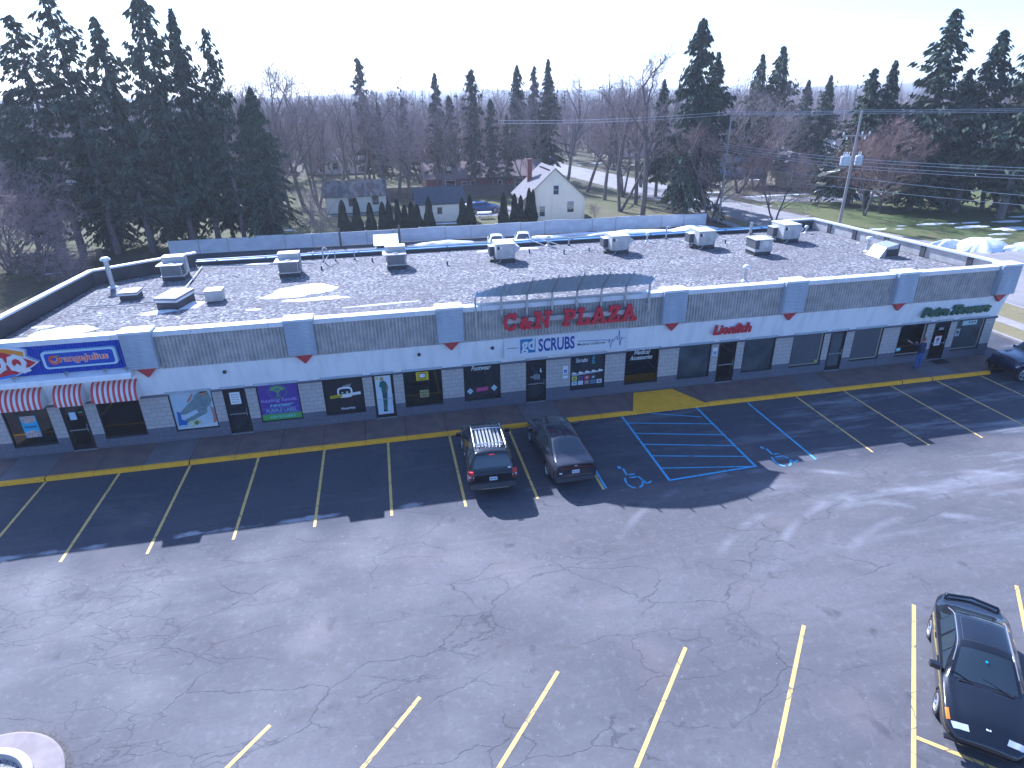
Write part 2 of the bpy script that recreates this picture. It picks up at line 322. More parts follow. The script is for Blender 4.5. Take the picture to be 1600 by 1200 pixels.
# ================================================================== GROUND
def haze():
    m = bpy.data.materials.new('haze'); m.use_nodes = True; n = m.node_tree.nodes; n.clear(); o = n.new('ShaderNodeOutputMaterial'); v = n.new('ShaderNodeVolumePrincipled')
    v.inputs['Color'].default_value = (.9,.94,1,1); v.inputs["Density"].default_value = .0004; v.inputs['Anisotropy'].default_value = .3; m.node_tree.links.new(v.outputs[0], o.inputs['Volume'])
    mb = MB(); mb.box(-3300,3300,-3050,3300,-1.2,62,m); tag(mb.build('haze'), kind='stuff')
haze()
def sheet(name, pts, z, mt):
    mb = MB(); mb.add([(x,y,z) for x,y in pts], [tuple(range(len(pts)))], mt); return struct(name, mb)
sheet('ground', [(-3200,-3000),(3200,-3000),(3200,3200),(-3200,3200)], -.05, grass('meadow', (.10,.10,.055), (.125,.105,.08), (.16,.135,.11), .635))
sheet('lawn', [(-60,43),(36.5,43),(36.5,75),(20,108),(-60,108)], -.03, grass('winter_lawn', (.115,.125,.055), (.155,.14,.08), (.20,.155,.115), .67))
sheet('lawn', [(50.6,26),(60,24.5),(120,20),(120,75),(53,60)], -.03, grass('shaded_lawn', (.10,.13,.045), (.15,.15,.065), (.18,.15,.085), .655))
sheet('lawn', [(-60,10),(-17.9,10),(-17.9,17),(-22.5,45),(-60,60)], -.026, grass('leafy_bank', (.10,.10,.045), (.16,.12,.08), (.20,.15,.11), .69))
# asphalt lot round the building: one mesh, front lot plus side drive and rear lot
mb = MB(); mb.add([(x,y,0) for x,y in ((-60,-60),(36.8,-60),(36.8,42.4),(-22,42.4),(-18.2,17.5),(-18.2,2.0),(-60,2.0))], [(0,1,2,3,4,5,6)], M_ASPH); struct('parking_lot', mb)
g_st = grass('verge_grass', (.20,.18,.09), (.26,.22,.12), (.28,.23,.15))
sheet('verge', [(37.05,-60),(38.75,-60),(38.75,40),(37.05,40)], .09, g_st)
sheet('sidewalk', [(38.75,-60),(39.9,-60),(39.9,60),(38.75,60)], .105, M_PAVE)
sheet('verge', [(39.9,-60),(42.8,-60),(42.8,14),(41.4,50),(39.9,50)], .09, g_st)
mb = MB(); mb.box(36.8,37.05,-60,40,-.02,.13,M_PAVE); struct('kerb', mb)
mb = MB(); mb.box(42.8,43.0,-60,12,-.02,.11,M_PAVE); struct('kerb', mb)
mb = MB(); mb.add([(x,y,0) for x,y in ((43,-60),(54,-60),(54,9),(130,3),(130,16),(60,21.5),(55,24.5),(52,36),(50,50),(45.5,85),(38,128),(29,175),(22,175),(30,128),(36,85),(40.2,50),(43,12))], [tuple(range(17))], M_ROAD); struct('road', mb)
for n_, pts in (('path', [(-7,60.8),(1,60.8),(1,62.2),(-7,62.2)]), ('driveway', [(10.5,55.5),(17.5,55.5),(17.5,62),(10.5,62)]), ('driveway', [(52,56),(63,52),(74,57),(72,61),(62,57.5),(51,61)])):
    sheet(n_, pts, -.012, M_ROAD)
# sidewalk slabs and yellow kerb
def dip(x):
    if x < 10.6 or x > 14.8: return 1.
    return min(1, max(0, (11.3-x)/.7 if x < 12 else (x-14.1)/.7))
rnd = random.Random(4)
SW = 1.83; xs = [-18.2+SW*i for i in range(29)]; xs = [x for x in xs if x < 32.2]+[32.7]
mb = MB()
for a, b in zip(xs[:-1], xs[1:]):
    mt = M_CONC2 if (rnd.random() < .12 or 19.2 < a < 22 or 4.5 < a < 6) else M_CONC
    k = 6; vs = []; fs = []
    for i in range(k+1):
        x = a+.012+(b-a-.024)*i/k
        vs += [(x,.20,.015+.125*dip(x)),(x,2.15,.14)]
    fs = [(2*i,2*i+2,2*i+3,2*i+1) for i in range(k)]; mb.add(vs, fs, mt)
mb.add([(xs[0],.2,.0),(xs[-1],.2,.0),(xs[-1],2.15,.118),(xs[0],2.15,.118)], [(0,1,2,3)], M_DARK)
mb.box(32.69,32.72,.2,6,0,.14,M_CONC2); struct('sidewalk', mb)
mb = MB(); x = -18.2; i = 0
while x < 31.0:
    b = min(x+SW, 31.2); k = 8; dz = rnd.uniform(-.006,.006); g0 = .012 if rnd.random() < .8 else .05
    for j in range(k):
        xa = x+g0+(b-x-g0)*j/k; xb = x+g0+(b-x-g0)*(j+1)/k; za = .02+.13*dip(xa)+dz; zb = .02+.13*dip(xb)+dz
        mb.add([(xa,.0,0),(xb,.0,0),(xa,.02,za-.02),(xb,.02,zb-.02),(xa,.045,za),(xb,.045,zb),(xa,.19,za),(xb,.19,zb)], [(0,1,3,2),(2,3,5,4),(4,5,7,6)], M_CURB)
    x = b
mb.add([(-18.2,.03,0),(31.2,.03,0),(31.2,.19,.0),(-18.2,.19,.0)], [(0,1,2,3)], M_DARK); struct('kerb', mb)
mb = MB(); P = [(10.95,.2),(14.6,.2)]; n_ = 16; vs = []
for i in range(n_+1):
    xa = 10.9+3.75*i/n_; xt = min(max(xa, 11.65), 13.75); xt = 11.65+2.1*i/n_
    vs += [(xa,.185,.023+.130*dip(xa)),(xt,2.0,.147)]
mb.add(vs, [(2*i,2*i+2,2*i+3,2*i+1) for i in range(n_)], M_CURB); struct('kerb_ramp', mb)
# painted lines
def line(x0,y0,x1,y1,wd,mt,z=.004,name='parking_line'):
    d = Vector((x1-x0,y1-y0)).normalized(); n = Vector((-d.y,d.x))*wd/2; mb = MB()
    mb.add([(x0-n.x,y0-n.y,z),(x1-n.x,y1-n.y,z),(x1+n.x,y1+n.y,z),(x0+n.x,y0+n.y,z)], [(0,1,2,3)], mt); return struct(name, mb)
L0 = [-5.2,-5.55,-5.75,-5.6,-5.5,-5.45,-5.5,-5.62]
for i in range(8): line(-14.5+2.75*i, -.02, -14.5+2.75*i, L0[i], .105, M_YEL)
line(7.44,-.02,7.40,-5.6,.10,M_YEL); line(7.56,-.02,7.52,-5.55,.10,M_BLUE,.008)
line(10.27,-.03,10.16,-5.55,.10,M_BLUE); line(14.13,0.0,14.03,-5.4,.10,M_BLUE); line(16.82,-.1,16.75,-5.5,.10,M_BLUE)
line(10.1,-5.58,14.1,-5.4,.10,M_BLUE,.006)
for a, b in (((11.7,-.05),(13.9,-.95)),((10.3,-.72),(14.1,-1.7)),((10.25,-1.72),(14.08,-2.75)),((10.27,-2.72),(14.05,-3.72)),((10.22,-3.7),(14.0,-4.62)),((10.2,-4.68),(14.0,-5.42))): line(*a,*b,.07,M_BLUE,.007)
for i in range(1,7): line(16.79+2.75*i, -.05, 16.70+2.75*i, -5.55, .09, M_YEL)
for cx, cy in ((8.78,-5.05),(15.35,-4.95)):
    mb = MB(); S = 1.15
    def seg(pts, wd=.085):
        for a, b in zip(pts[:-1], pts[1:]):
            a = Vector((cx+a[0]*S+a[1]*.18, cy+a[1]*S*1.5)); b = Vector((cx+b[0]*S+b[1]*.18, cy+b[1]*S*1.5)); d = (b-a).normalized(); n = Vector((-d.y,d.x))*wd/2
            mb.add([(*(a-n),.005),(*(b-n),.005),(*(b+n),.005),(*(a+n),.005)], [(0,1,2,3)], M_BLUE)
    arc = [(.02+.30*math.cos(R(t)), -.13+.30*math.sin(R(t))) for t in range(150, 372, 15)]
    seg(arc[:8]); seg(arc[9:]); seg([(-.16,.40),(-.13,.12)]); seg([(-.07,.12),(.16,.12)]); seg([(-.1,.0),(.21,.0)]); seg([(.25,-.0),(.42,-.33)]); seg([(.46,-.31),(.60,-.24)])
    mb.add([(cx-.20*S+.07*S*math.cos(t*.785), cy+.47*S*1.5+.10*S*math.sin(t*.785), .005) for t in range(8)], [tuple(range(8))], M_BLUE)
    struct('wheelchair_marking', mb)
dx, dy = math.sin(-.734), -math.cos(-.734)
for i in range(8):
    x0 = -3.95+3.676*i; y0 = -13.35; line(x0, y0, x0+dx*10.4, y0+dy*10.4, .105, M_YEL)
    line(x0+dx*4.85, y0+dy*4.85, x0+dx*4.85-dy*2.7, y0+dy*4.85+dx*2.7, .105, M_YEL, .008)

# ================================================================== THE SHOP BUILDING
bld = empty('shop_building', (8,10,0), 'long low shopping strip with gravel roof, ribbed block fascia, white band and pale metal piers', 'building')
def part(name, mb, parent=bld, smooth=False):
    o = mb.build(name, None, smooth); o.parent = parent
    root = parent
    while root.parent: root = root.parent
    o.matrix_parent_inverse = Matrix.Translation(-Vector(root.location)); return o
def sub(name, mb, parent, smooth=False): o = mb.build(name, None, smooth); o.parent = parent; return o
OPEN = [(-16.42,-14.70,'w'),(-14.23,-13.30,'d'),(-12.83,-11.12,'w'),(-9.95,-8.15,'w'),(-7.71,-6.76,'d'),(-6.31,-4.49,'w'),(-3.45,-1.65,'w'),(-1.21,-.25,'d'),(.2,2.0,'w'),(3.03,4.81,'w'),(6.07,7.08,'d'),(8.31,10.10,'w'),(11.15,12.94,'w'),(14.02,15.80,'w'),(16.20,17.20,'d'),(17.63,19.42,'w'),(20.43,22.28,'w'),(22.64,23.58,'d'),(24.08,25.86,'w'),(26.91,28.62,'w'),(29.08,30.09,'d'),(30.51,32.38,'w')]
XL, XR = -17.4, 33.0; YW = 2.15; ZW = 2.46
mb = MB(); segs = []; x = XL
for a, b, k in OPEN: segs.append((x, a)); x = b
segs.append((x, XR))
for a, b in segs:
    mb.box(a, b, YW, YW+.3, .84, ZW, M_BLOCK, 'dt'); mb.box(a-.0, b+.0, YW-.012, YW+.3, 0, .84, M_BLOCKD, '')
for a, b, k in OPEN:
    if k == 'w': mb.box(a, b, YW+.004, YW+.3, 0, .54, M_BLOCKD); mb.box(a-.03, b+.03, YW-.04, YW+.12, .54, .575, M_BLOCKD)
mb.box(XL+.1, XR-.2, YW+3.6, YW+3.7, 0, 3.7, mat('interior_wall',(.38,.34,.28),.9,(.30,.28,.25),.6)); mb.box(XL+.1, XR-.2, YW+.3, YW+3.6, .10, .135, mat('interior_floor',(.30,.26,.22),.5,(.20,.18,.16),2)); mb.box(XL+.1, XR-.2, YW+.31, YW+3.6, 2.62, 2.7, M_COPE)
for xq in (-10.6,-4.2,2.3,13.4,19.9,26.3): mb.box(xq-.05,xq+.05,YW+.3,YW+3.6,.135,2.62,MATS['interior_wall'])
# side and rear walls
def wall_strip(mb, pts, z0, z1, th, mt, inner=None, cope=True, base_mt=None):
    for (a, b) in zip(pts[:-1], pts[1:]):
        a = Vector(a); b = Vector(b); d = (b-a).normalized(); n = Vector((-d.y, d.x))*th; e = d*.0
        q = [a, b, b+n, a+n]
        mb.prism([tuple(p) for p in q], z0, z1, mt, 'z')
LW = [(-17.45,2.45),(-16.45,13.7),(-11.8,16.95)]
RWl = [(33.0,2.45),(31.6,16.95)]
part('front_wall', mb)
mb = MB(); wall_strip(mb, [(-17.45,2.4),(-16.45,13.7),(-11.8,16.95)], 0, 4.6, -.3, M_BLOCK); wall_strip(mb, [(-11.8,17.2),(31.5,17.2)], 0, 4.6, -.3, M_BLOCK); wall_strip(mb, [(31.6,16.95),(33.0,2.4)], 0, 4.6, -.3, M_BLOCK); part('side_wall', mb)
mb = MB(); mb.add([(-17.3,2.2,4.6),(33.0,2.2,4.6),(31.5,17.0,4.6),(-11.8,17.0,4.6),(-16.4,13.6,4.6)], [(0,1,2,3,4)], M_GRAVEL); roof = part('roof', mb)
# parapets
mb = MB(); wall_strip(mb, LW, 4.55, 5.36, -.22, M_EPDM); part('parapet', mb)
mb = MB(); wall_strip(mb, [(-17.47,2.2),(-16.47,13.72),(-11.7,17.05)], 5.36, 5.46, -.30, M_COPE); part('parapet_coping', mb)
mb = MB(); wall_strip(mb, [(33.0,2.45),(31.55,16.95)], 4.55, 5.28, .22, M_RIB); wall_strip(mb, [(31.3,16.95),(28.2,16.95)], 4.55, 5.22, .22, M_EPDM)
for t in (.12,.33,.52,.70,.86):   # darker lap patches on the inside
    p = Vector((33.0,2.45)).lerp(Vector((31.55,16.95)), t); d = Vector((-1.45,14.5)).normalized()
    mb.prism([(p.x-.23,p.y),(p.x-.235,p.y+.35),(p.x-.30,p.y+.35),(p.x-.30,p.y)], 4.62, 5.26, M_EPDM)
part('parapet', mb)
mb = MB(); wall_strip(mb, [(33.06,1.9),(31.6,17.02)], 5.28, 5.38, .34, M_COPE); wall_strip(mb, [(31.24,16.90),(28.15,16.90)], 5.22, 5.31, -.30, M_COPE); part('parapet_coping', mb)
mb = MB(); mb.box(-11.7,28.2,16.95,17.15,4.5,4.80,M_EPDM); mb.box(-11.7,28.2,16.88,17.24,4.80,4.86,mat('blue_gutter',(.10,.24,.42),.4,(.20,.34,.48),.7)); mb.tube([(-11.7,17.2,4.87),(28.2,17.2,4.87)],.06,MATS['blue_gutter'],8)
for i in range(14): mb.box(-10.5+i*2.9,-10.4+i*2.9,16.86,17.0,4.861,4.90,M_DARK)
part('gutter', mb)
# ribbed fascia with its coping
PIERS = [-17.27,-10.92,-4.56,1.88,12.65,19.02,25.38,31.68]
def ribs(mb, x0, x1, z0, z1, y, pitch, depth, mt, vert=True):
    n = max(1, int(round(((x1-x0) if vert else (z1-z0))/pitch))); p = ((x1-x0) if vert else (z1-z0))/n; a0 = x0 if vert else z0; vs = []
    prof = []
    for i in range(n):
        s = a0+i*p; prof += [(s+.02*p, y), (s+.2*p, y-depth), (s+.62*p, y-depth), (s+.80*p, y)]
    prof = [(a0, y)]+prof+[(a0+n*p, y)]
    for s, yy in prof: vs += [(s,yy,z0),(s,yy,z1)] if vert else [(x0,yy,s),(x1,yy,s)]
    mb.add(vs, [(2*i,2*i+2,2*i+3,2*i+1) for i in range(len(prof)-1)], mt)
mb = MB(); mb.box(-11.02,XR-.02,1.85,2.6,3.74,5.30,M_RIB); ribs(mb,-9.7,31.7,3.76,5.29,1.846,.155,.055,M_RIB); mb.box(XL,-11.02,1.9,2.6,3.74,5.30,M_RIB)
part('fascia', mb)
mb = MB(); x = XL
while x < XR-.3:
    b = min(x+3.05, XR+.02); mb.box(x+.008,b-.008,1.74,2.20,5.30+rnd.uniform(0,.008),5.44,M_COPE); mb.box(x+.008,b-.008,1.725,1.745,5.22,5.44,M_COPE); x = b
part('fascia_coping', mb)
mb = MB(); prof = [(1.84,3.76),(2.10,2.46),(2.5,2.46),(2.5,3.76)]
mb.prism(prof, XL, XR-.06, M_WHITE, 'x')
for a, b, k in OPEN: mb.box(a-.05, b+.05, 2.075, 2.16, 2.44, 2.56, M_SIDE)
for a, b in segs: mb.box(a+.0, b-.0, 2.05, 2.16, 2.36, 2.47, M_BLOCKD)
part('white_band', mb)
for i, px in enumerate(PIERS):
    mb = MB(); mb.box(px, px+1.19, 1.52, 2.2, 3.92, 5.49, M_SIDE, ''); ribs(mb, px+.03, px+1.16, 3.96, 5.42, 1.518, .105, .028, M_SIDE, False)
    mb.box(px-.02, px+1.21, 1.47, 2.24, 5.47, 5.56, M_COPE); p = part('pier', mb)
    mb = MB(); cx = px+.62; mb.prism([(cx-.46,3.925),(cx+.46,3.925),(cx,3.44)], 1.72, 1.80, M_RED, 'y')
    mb.add([(cx-.46,1.72,3.925),(cx+.46,1.72,3.925),(cx,1.72,3.44),(cx,2.0,3.44+.0)], [(0,2,3),(1,3,2)], M_RED); sb = sub('bracket', mb, p)
# windows and doors
def win(a, b, glass=M_GLASS, fr=.05):
    mb = MB(); z0, z1 = .575, ZW
    mb.box(a,a+fr,YW+.03,YW+.12,z0,z1,M_DARK); mb.box(b-fr,b,YW+.03,YW+.12,z0,z1,M_DARK); mb.box(a+fr,b-fr,YW+.03,YW+.12,z0,z0+fr,M_DARK); mb.box(a+fr,b-fr,YW+.03,YW+.12,z1-fr,z1,M_DARK)
    o = part('window', mb); g = MB(); g.box(a+fr,b-fr,YW+.08,YW+.10,z0+fr,z1-fr,glass); sub('pane', g, o); return o
def door(a, b, glass=M_GLASS, fr=.09, bar=True, solid=False):
    mb = MB(); z0, z1 = .15, ZW
    mb.box(a,a+.05,YW+.0,YW+.12,z0,z1,M_DARK); mb.box(b-.05,b,YW+.0,YW+.12,z0,z1,M_DARK); mb.box(a+.05,b-.05,YW+.0,YW+.12,z1-.06,z1,M_DARK)
    a2, b2 = a+.05, b-.05
    mb.box(a2,a2+fr,YW+.04,YW+.10,z0+.02,z1-.06,M_DARK); mb.box(b2-fr,b2,YW+.04,YW+.10,z0+.02,z1-.06,M_DARK); mb.box(a2+fr,b2-fr,YW+.04,YW+.10,z0+.02,z0+.24,M_DARK); mb.box(a2+fr,b2-fr,YW+.04,YW+.10,z1-.18,z1-.06,M_DARK)
    mb.box(a,b,YW-.05,YW+.12,.141,.162,M_METAL); o = part('door', mb)
    g = MB(); g.box(a2+fr,b2-fr,YW+.06,YW+.08,z0+.24,z1-.18,glass); sub('pane', g, o)
    h = MB(); h.tube([(b2-.06,YW+.04,1.05),(b2-.06,YW-.02,1.05),(b2-.06,YW-.02,1.35),(b2-.06,YW+.04,1.35)],.012,M_METAL,6)
    if bar: h.box(a2+.05,b2-.05,YW+.0,YW+.03,1.12,1.15,M_METAL)
    sub('handle', h, o); return o
M_TXW = mat('white_vinyl', (.75,.77,.78), .5); M_TXG = mat('grey_vinyl', (.35,.36,.38), .5)
W_ = {}
for i, (a, b, k) in enumerate(OPEN):
    gl = M_CLEAR if (i in (0,1,2,8,12,14,19,20)) else (M_GLASS2 if i > 12 else M_GLASS)
    if i in (16, 18, 17): gl = M_BLIND
    W_[i] = win(a, b, gl) if k == 'w' else door(a, b, gl)
r7 = random.Random(7); mb = MB()
for xs_, ys_, w1, d1, h1 in [(-16.,3.6,.5,.5,.75),(-15.1,4.4,.5,.5,.75),(-12.5,3.7,.55,.5,.75),(-11.6,4.3,.5,.5,.75),(.5,4.2,1.0,.35,1.3),(11.6,3.9,1.,.3,1.2),(14.3,3.2,1.2,.3,.9),(15.0,4.4,.5,.5,1.5),(18.0,3.3,1.1,.3,.8),(18.8,4.5,.6,.4,1.4),(24.4,4.4,.9,.4,.8),(27.2,3.5,.9,.4,.9),(28.2,4.4,.5,.4,1.5),(30.8,3.4,.9,.4,.9),(31.8,4.2,.6,.4,1.3)]:
    for zz in (h1,) if h1 < 1 else (h1*.35,h1*.7,h1): mb.box(xs_,xs_+w1,ys_,ys_+d1,.135+zz-.04,.135+zz,mat('shelf_board',(.42,.33,.22),.6))
    for q1, q2 in ((.02,.02),(w1-.05,.02),(.02,d1-.05),(w1-.05,d1-.05)): mb.box(xs_+q1,xs_+q1+.03,ys_+q2,ys_+q2+.03,.135,.135+h1-.04,M_METAL)
part('shop_furniture', mb); mb = MB()
for k_, (c_, xs_, ys_, zz) in enumerate([((.5,.1,.1),14.6,3.35,.98),((.1,.4,.15),15.2,3.3,.98),((.6,.5,.1),18.4,3.4,.88),((.5,.1,.3),27.4,3.6,.98),((.1,.35,.12),27.8,3.6,.98),((.6,.3,.4),28.3,4.5,1.55),((.12,.4,.1),31.0,3.5,.98),((.6,.15,.1),31.4,3.5,.98),((.6,.6,.6),1.,4.3,1.4),((.7,.7,.7),-15.8,3.8,.85),((.5,.05,.05),-12.2,3.9,.85)]):
    mb.lathe([(0,0),(.10,.02),(.12,.2),(.22,.34),(.10,.46),(0,.48)],(xs_,ys_,zz),mat('goods%d' % k_, c_, .7),10)
part('shop_goods', mb)
YG = YW+.074
def lettering(i, items, name='lettering'):
    mb = MB()
    for it in items:
        t, x0, x1, z0, z1, mt, sh, bo = it; put_text(mb, t, x0, x1, z0, z1, YG, mt, sh, bo)
    return sub(name, mb, W_[i])
lettering(9, [('Footwear',3.42,4.36,2.12,2.36,M_TXW,.35,.01)])
lettering(11, [('Scrubs',8.60,9.22,2.02,2.24,M_TXW,.3,.01)])
lettering(12, [('Medical',11.62,12.48,2.14,2.38,M_TXW,.3,.01),('Accessories',11.42,12.62,1.86,2.10,M_TXW,.3,.01)])
mb = MB()
for j, (c, x) in enumerate(zip('OPEN', range(4))):
    put_text(mb, c, 9.46, 9.58, 2.24-.115*j, 2.33-.115*j, YG-.01, mat('neon_green' if j % 2 else 'neon_blue', (.1,.6,.3) if j % 2 else (.05,.35,.9), .5), 0, .02)
sub('open_sign', mb, W_[11])
# row of colour shoes and brand cards in the scrubs window
mb = MB(); r5 = random.Random(2)
poly(mb, [(8.40,1.30),(10.0,1.42),(10.0,1.52),(8.40,1.38)], YG, M_TXG)
for j in range(5): poly(mb, [(8.40+j*.34,1.41+j*.014),(8.70+j*.34,1.41+j*.014),(8.64+j*.34,1.47+j*.014),(8.45+j*.34,1.52+j*.014)], YG-.006, M_TXW)
CC = [(.55,.55,.1),(.12,.08,.22),(.45,.05,.09),(.06,.07,.08),(.02,.02,.03),(.5,.6,.66),(.55,.6,.65),(.25,.15,.25),(.12,.25,.32),(.5,.6,.66)]
for j in range(10):
    x = 8.42+.325*(j % 5); z = 1.06 if j < 5 else .80
    if j == 4: continue
    poly(mb, [(x,z),(x+.27,z+.0),(x+.27,z+.22),(x,z+.22)], YG, mat('card%d' % j, CC[j], .5)); poly(mb, [(x+.08,z+.07),(x+.19,z+.07),(x+.19,z+.15),(x+.08,z+.15)], YG-.006, mat('card%d' % ((j+3) % 10), CC[(j+3)%10], .5))
sub('brand_cards', mb, W_[11])
mb = MB(); put_text(mb, 'gd', 6.30,6.48,1.36,1.60, YW+.054, M_TXG, 0, .02)
for j, hh in enumerate((.30,.26,.32,.24,.28)): poly(mb, [(6.50+j*.06,1.34),(6.535+j*.06,1.34),(6.535+j*.06,1.34+hh),(6.50+j*.06,1.34+hh)], YW+.054, M_TXG)
poly(mb, [(6.78,1.72),(6.88,1.72),(6.88,1.78),(6.84,1.78),(6.84,1.92),(6.80,1.92)], YW+.054, M_TXW); sub('lettering', mb, W_[10])
# footwear diamonds and pink card
mb = MB()
for cx, cz in ((3.32,1.05),(4.50,1.12)): poly(mb, [(cx-.15,cz),(cx,cz-.17),(cx+.15,cz),(cx,cz+.17)], YG, mat('pale_blue_card',(.50,.66,.74),.5)); poly(mb, [(cx-.05,cz-.03),(cx+.05,cz-.03),(cx+.05,cz+.03),(cx-.05,cz+.03)], YG-.006, M_TXG)
poly(mb, [(3.62,.99),(4.20,1.02),(4.20,1.22),(3.62,1.19)], YG, mat('pink_card',(.50,.06,.20),.5)); put_text(mb, 'SALE', 3.72,4.1,1.07,1.13, YG-.006, mat('pink_card2',(.6,.2,.3),.5)); sub('window_card', mb, W_[9])

# posters and signs: things of their own
def flat(name, x0, x1, z0, z1, y, mt, label, cat, th=.006):
    t = empty(name, ((x0+x1)/2, y, z0), label, cat); mb = MB(); mb.box(x0,x1,y,y+th,z0,z1,mt); o = part('panel', mb, t); return t, o
def deco(parent, mb, name='print'): o = mb.build(name); o.parent = parent; return o
def UV(x0,x1,z0,z1,pts): return [(x0+u*(x1-x0), z0+v*(z1-z0)) for u, v in pts]
x0,x1,z0,z1 = -9.90,-8.20,.63,2.44
t, p = flat('poster', x0,x1,z0,z1,YW+.06, mat('poster_sky',(.40,.52,.62),.5,(.52,.60,.66),1.2), 'full window poster of a crouching skateboarder in grey green scrubs', 'poster')
mb = MB(); sc_ = mat('scrub_grey',(.13,.20,.22),.6,(.20,.27,.28),4); sk = mat('poster_skin',(.42,.20,.15),.6); bl = mat('poster_blue',(.03,.13,.42),.5)
for pts, m_ in (([(0,0),(1,0),(1,.10),(0,.03)], mat('poster_ground',(.62,.64,.66),.6)), ([(.56,.86),(.74,.985),(.92,.97),(.99,.72),(.90,.56),(.76,.55),(.54,.68)], sc_), ([(.55,.80),(.20,.50),(.13,.40),(.30,.40),(.58,.52),(.86,.58),(.80,.74)], sc_), ([(.56,.52),(.84,.56),(.80,.38),(.56,.28),(.30,.15),(.22,.25),(.48,.36),(.60,.42)], sc_),
    ([(.08,.50),(.16,.46),(.14,.12),(.05,.10)], bl), ([(.14,.28),(.28,.20),(.24,.10),(.12,.12)], bl), ([(.90,.56),(.98,.50),(1.0,.14),(.90,.09),(.93,.30)], sk), ([(.52,.92),(.58,.97),(.50,.80),(.40,.70),(.38,.74)], sk),
    ([(.74,.985),(.90,.985),(.88,.88),(.79,.85),(.74,.90)], sk), ([(.74,.97),(.92,.99),(.91,.95),(.74,.93)], mat('poster_hair',(.05,.03,.03),.7)), ([(.30,.20),(.62,.24),(.60,.10),(.34,.05)], mat('poster_lime',(.40,.48,.22),.6,(.62,.66,.5),9)), ([(.42,.14),(.50,.22),(.56,.15),(.50,.08)], mat('poster_olive',(.12,.16,.06),.6))):
    poly(mb, UV(x0,x1,z0,z1,pts), YW+.058-.002*len(mb.f)/6, m_, .002)
deco(p, mb, 'figure_print')
x0,x1,z0,z1 = -6.27,-4.53,.62,2.42
t, p = flat('poster', x0,x1,z0,z1,YW+.06, mat('purple_vinyl',(.085,.045,.29),.5), 'purple and green window poster with round tree emblem and healing hands lettering', 'poster')
mb = MB(); gg = mat('tree_green',(.16,.38,.14),.5); lav = mat('lavender_text',(.45,.36,.72),.5); tq = mat('turquoise_text',(.25,.55,.62),.5)
poly(mb, [(x0,z0),(x1,z0),(x1,z0+.30),(x0,z0+.30)], YW+.057, mat('label_green',(.10,.36,.09),.5))
cx = -5.42
for t_ in range(9):
    a = R(20+t_*17.5); mb.tube([(cx,YW+.055,1.92),(cx+.13*math.cos(a)*.6,YW+.055,2.04),(cx+.30*math.cos(a),YW+.055,2.06+.22*math.sin(a))],.012,gg,4)
    for q in (.7,.85,1.): mb.lathe([(0,-.004),(.035,-.002),(0,.001)],(cx+.30*q*math.cos(a+.1*(q-.8)),YW+.054,2.06+.23*q*math.sin(a)),gg,8,'y')
mb.tube([(cx-.09,YW+.055,1.76),(cx,YW+.055,1.95),(cx+.09,YW+.055,1.76)],.02,gg,4); mb.tube([(cx,YW+.055,1.76),(cx,YW+.055,1.98)],.02,gg,4)
mb.tube([(cx+.40*math.cos(R(a)),YW+.055,2.03+.34*math.sin(R(a))) for a in range(0,361,20)],.008,gg,4)
put_text(mb,'healing hands.',x0+.08,x1-.08,1.48,1.70,YW+.055,lav,.15); put_text(mb,'HH360°',x0+.40,x1-.30,1.27,1.42,YW+.055,tq,.3,.03)
put_text(mb,'PURPLE LABEL',x0+.22,x1-.18,1.0,1.17,YW+.055,tq); put_text(mb,'HH WORKS',x0+.36,x1-.3,.70,.84,YW+.054,tq,0,.01)
poly(mb, [(x0+.06,1.21),(x1-.06,1.21),(x1-.06,1.22),(x0+.06,1.22)], YW+.055, lav); poly(mb, [(x0+.1,.96),(x1-.1,.96),(x1-.1,.967),(x0+.1,.967)], YW+.055, lav); deco(p, mb)
# black one with face logo
x0,x1,z0,z1 = -3.41,-1.69,.62,2.42
t, p = flat('poster', x0,x1,z0,z1,YW+.06, mat('black_vinyl',(.012,.012,.018),.5), 'black window poster with white round face emblem above a yellow and white strip', 'poster')
def face(mb, cx, cz, s, y, wm, dm, hair=True):
    rr = lambda w_, h_, k=.5: [(cx+w_*s*math.copysign(abs(math.cos(a))**k, math.cos(a)), cz+h_*s*math.copysign(abs(math.sin(a))**k, math.sin(a))) for a in [i*math.pi/14 for i in range(28)]]
    poly(mb, rr(1,.78), y, wm, .002); poly(mb, rr(.78,.55), y-.003, dm, .002)
    poly(mb, [(cx-.45*s,cz+.1*s),(cx-.15*s,cz-.02*s),(cx-.45*s,cz-.14*s),(cx-.42*s,cz)], y-.006, wm, .002)
    poly(mb, [(cx+.3*s+.13*s*math.cos(a), cz+.13*s*math.sin(a)) for a in [i*.785 for i in range(8)]], y-.006, wm, .002)
    if hair:
        for j in range(4): poly(mb, [(cx+(-.35+.28*j)*s,cz+.74*s),(cx+(-.2+.28*j)*s,cz+.74*s),(cx+(.08+.3*j)*s,cz+(1.12+.06*j)*s)], y, wm, .002)
face(mb2 := MB(), -2.50, 1.66, .34, YW+.057, M_TXW, MATS['black_vinyl'])
yv = mat('yellow_vinyl',(.60,.46,.01),.5)
poly(mb2, [(-3.18,1.40),(-2.62,1.44),(-2.62,1.58),(-3.18,1.54)], YW+.050, yv, .002); poly(mb2, [(-2.62,1.44),(-1.80,1.50),(-1.80,1.64),(-2.62,1.58)], YW+.050, M_TXW, .002)
put_text(mb2,'BRAND',-3.12,-2.68,1.445,1.53,YW+.048,MATS['black_vinyl'],0,.01); put_text(mb2,'OF THE MONTH',-2.55,-1.88,1.50,1.58,YW+.048,M_TXG)
put_text(mb2,'WonderWink',-2.78,-2.12,.78,.90,YW+.055,M_TXW,0,.02); deco(p, mb2)
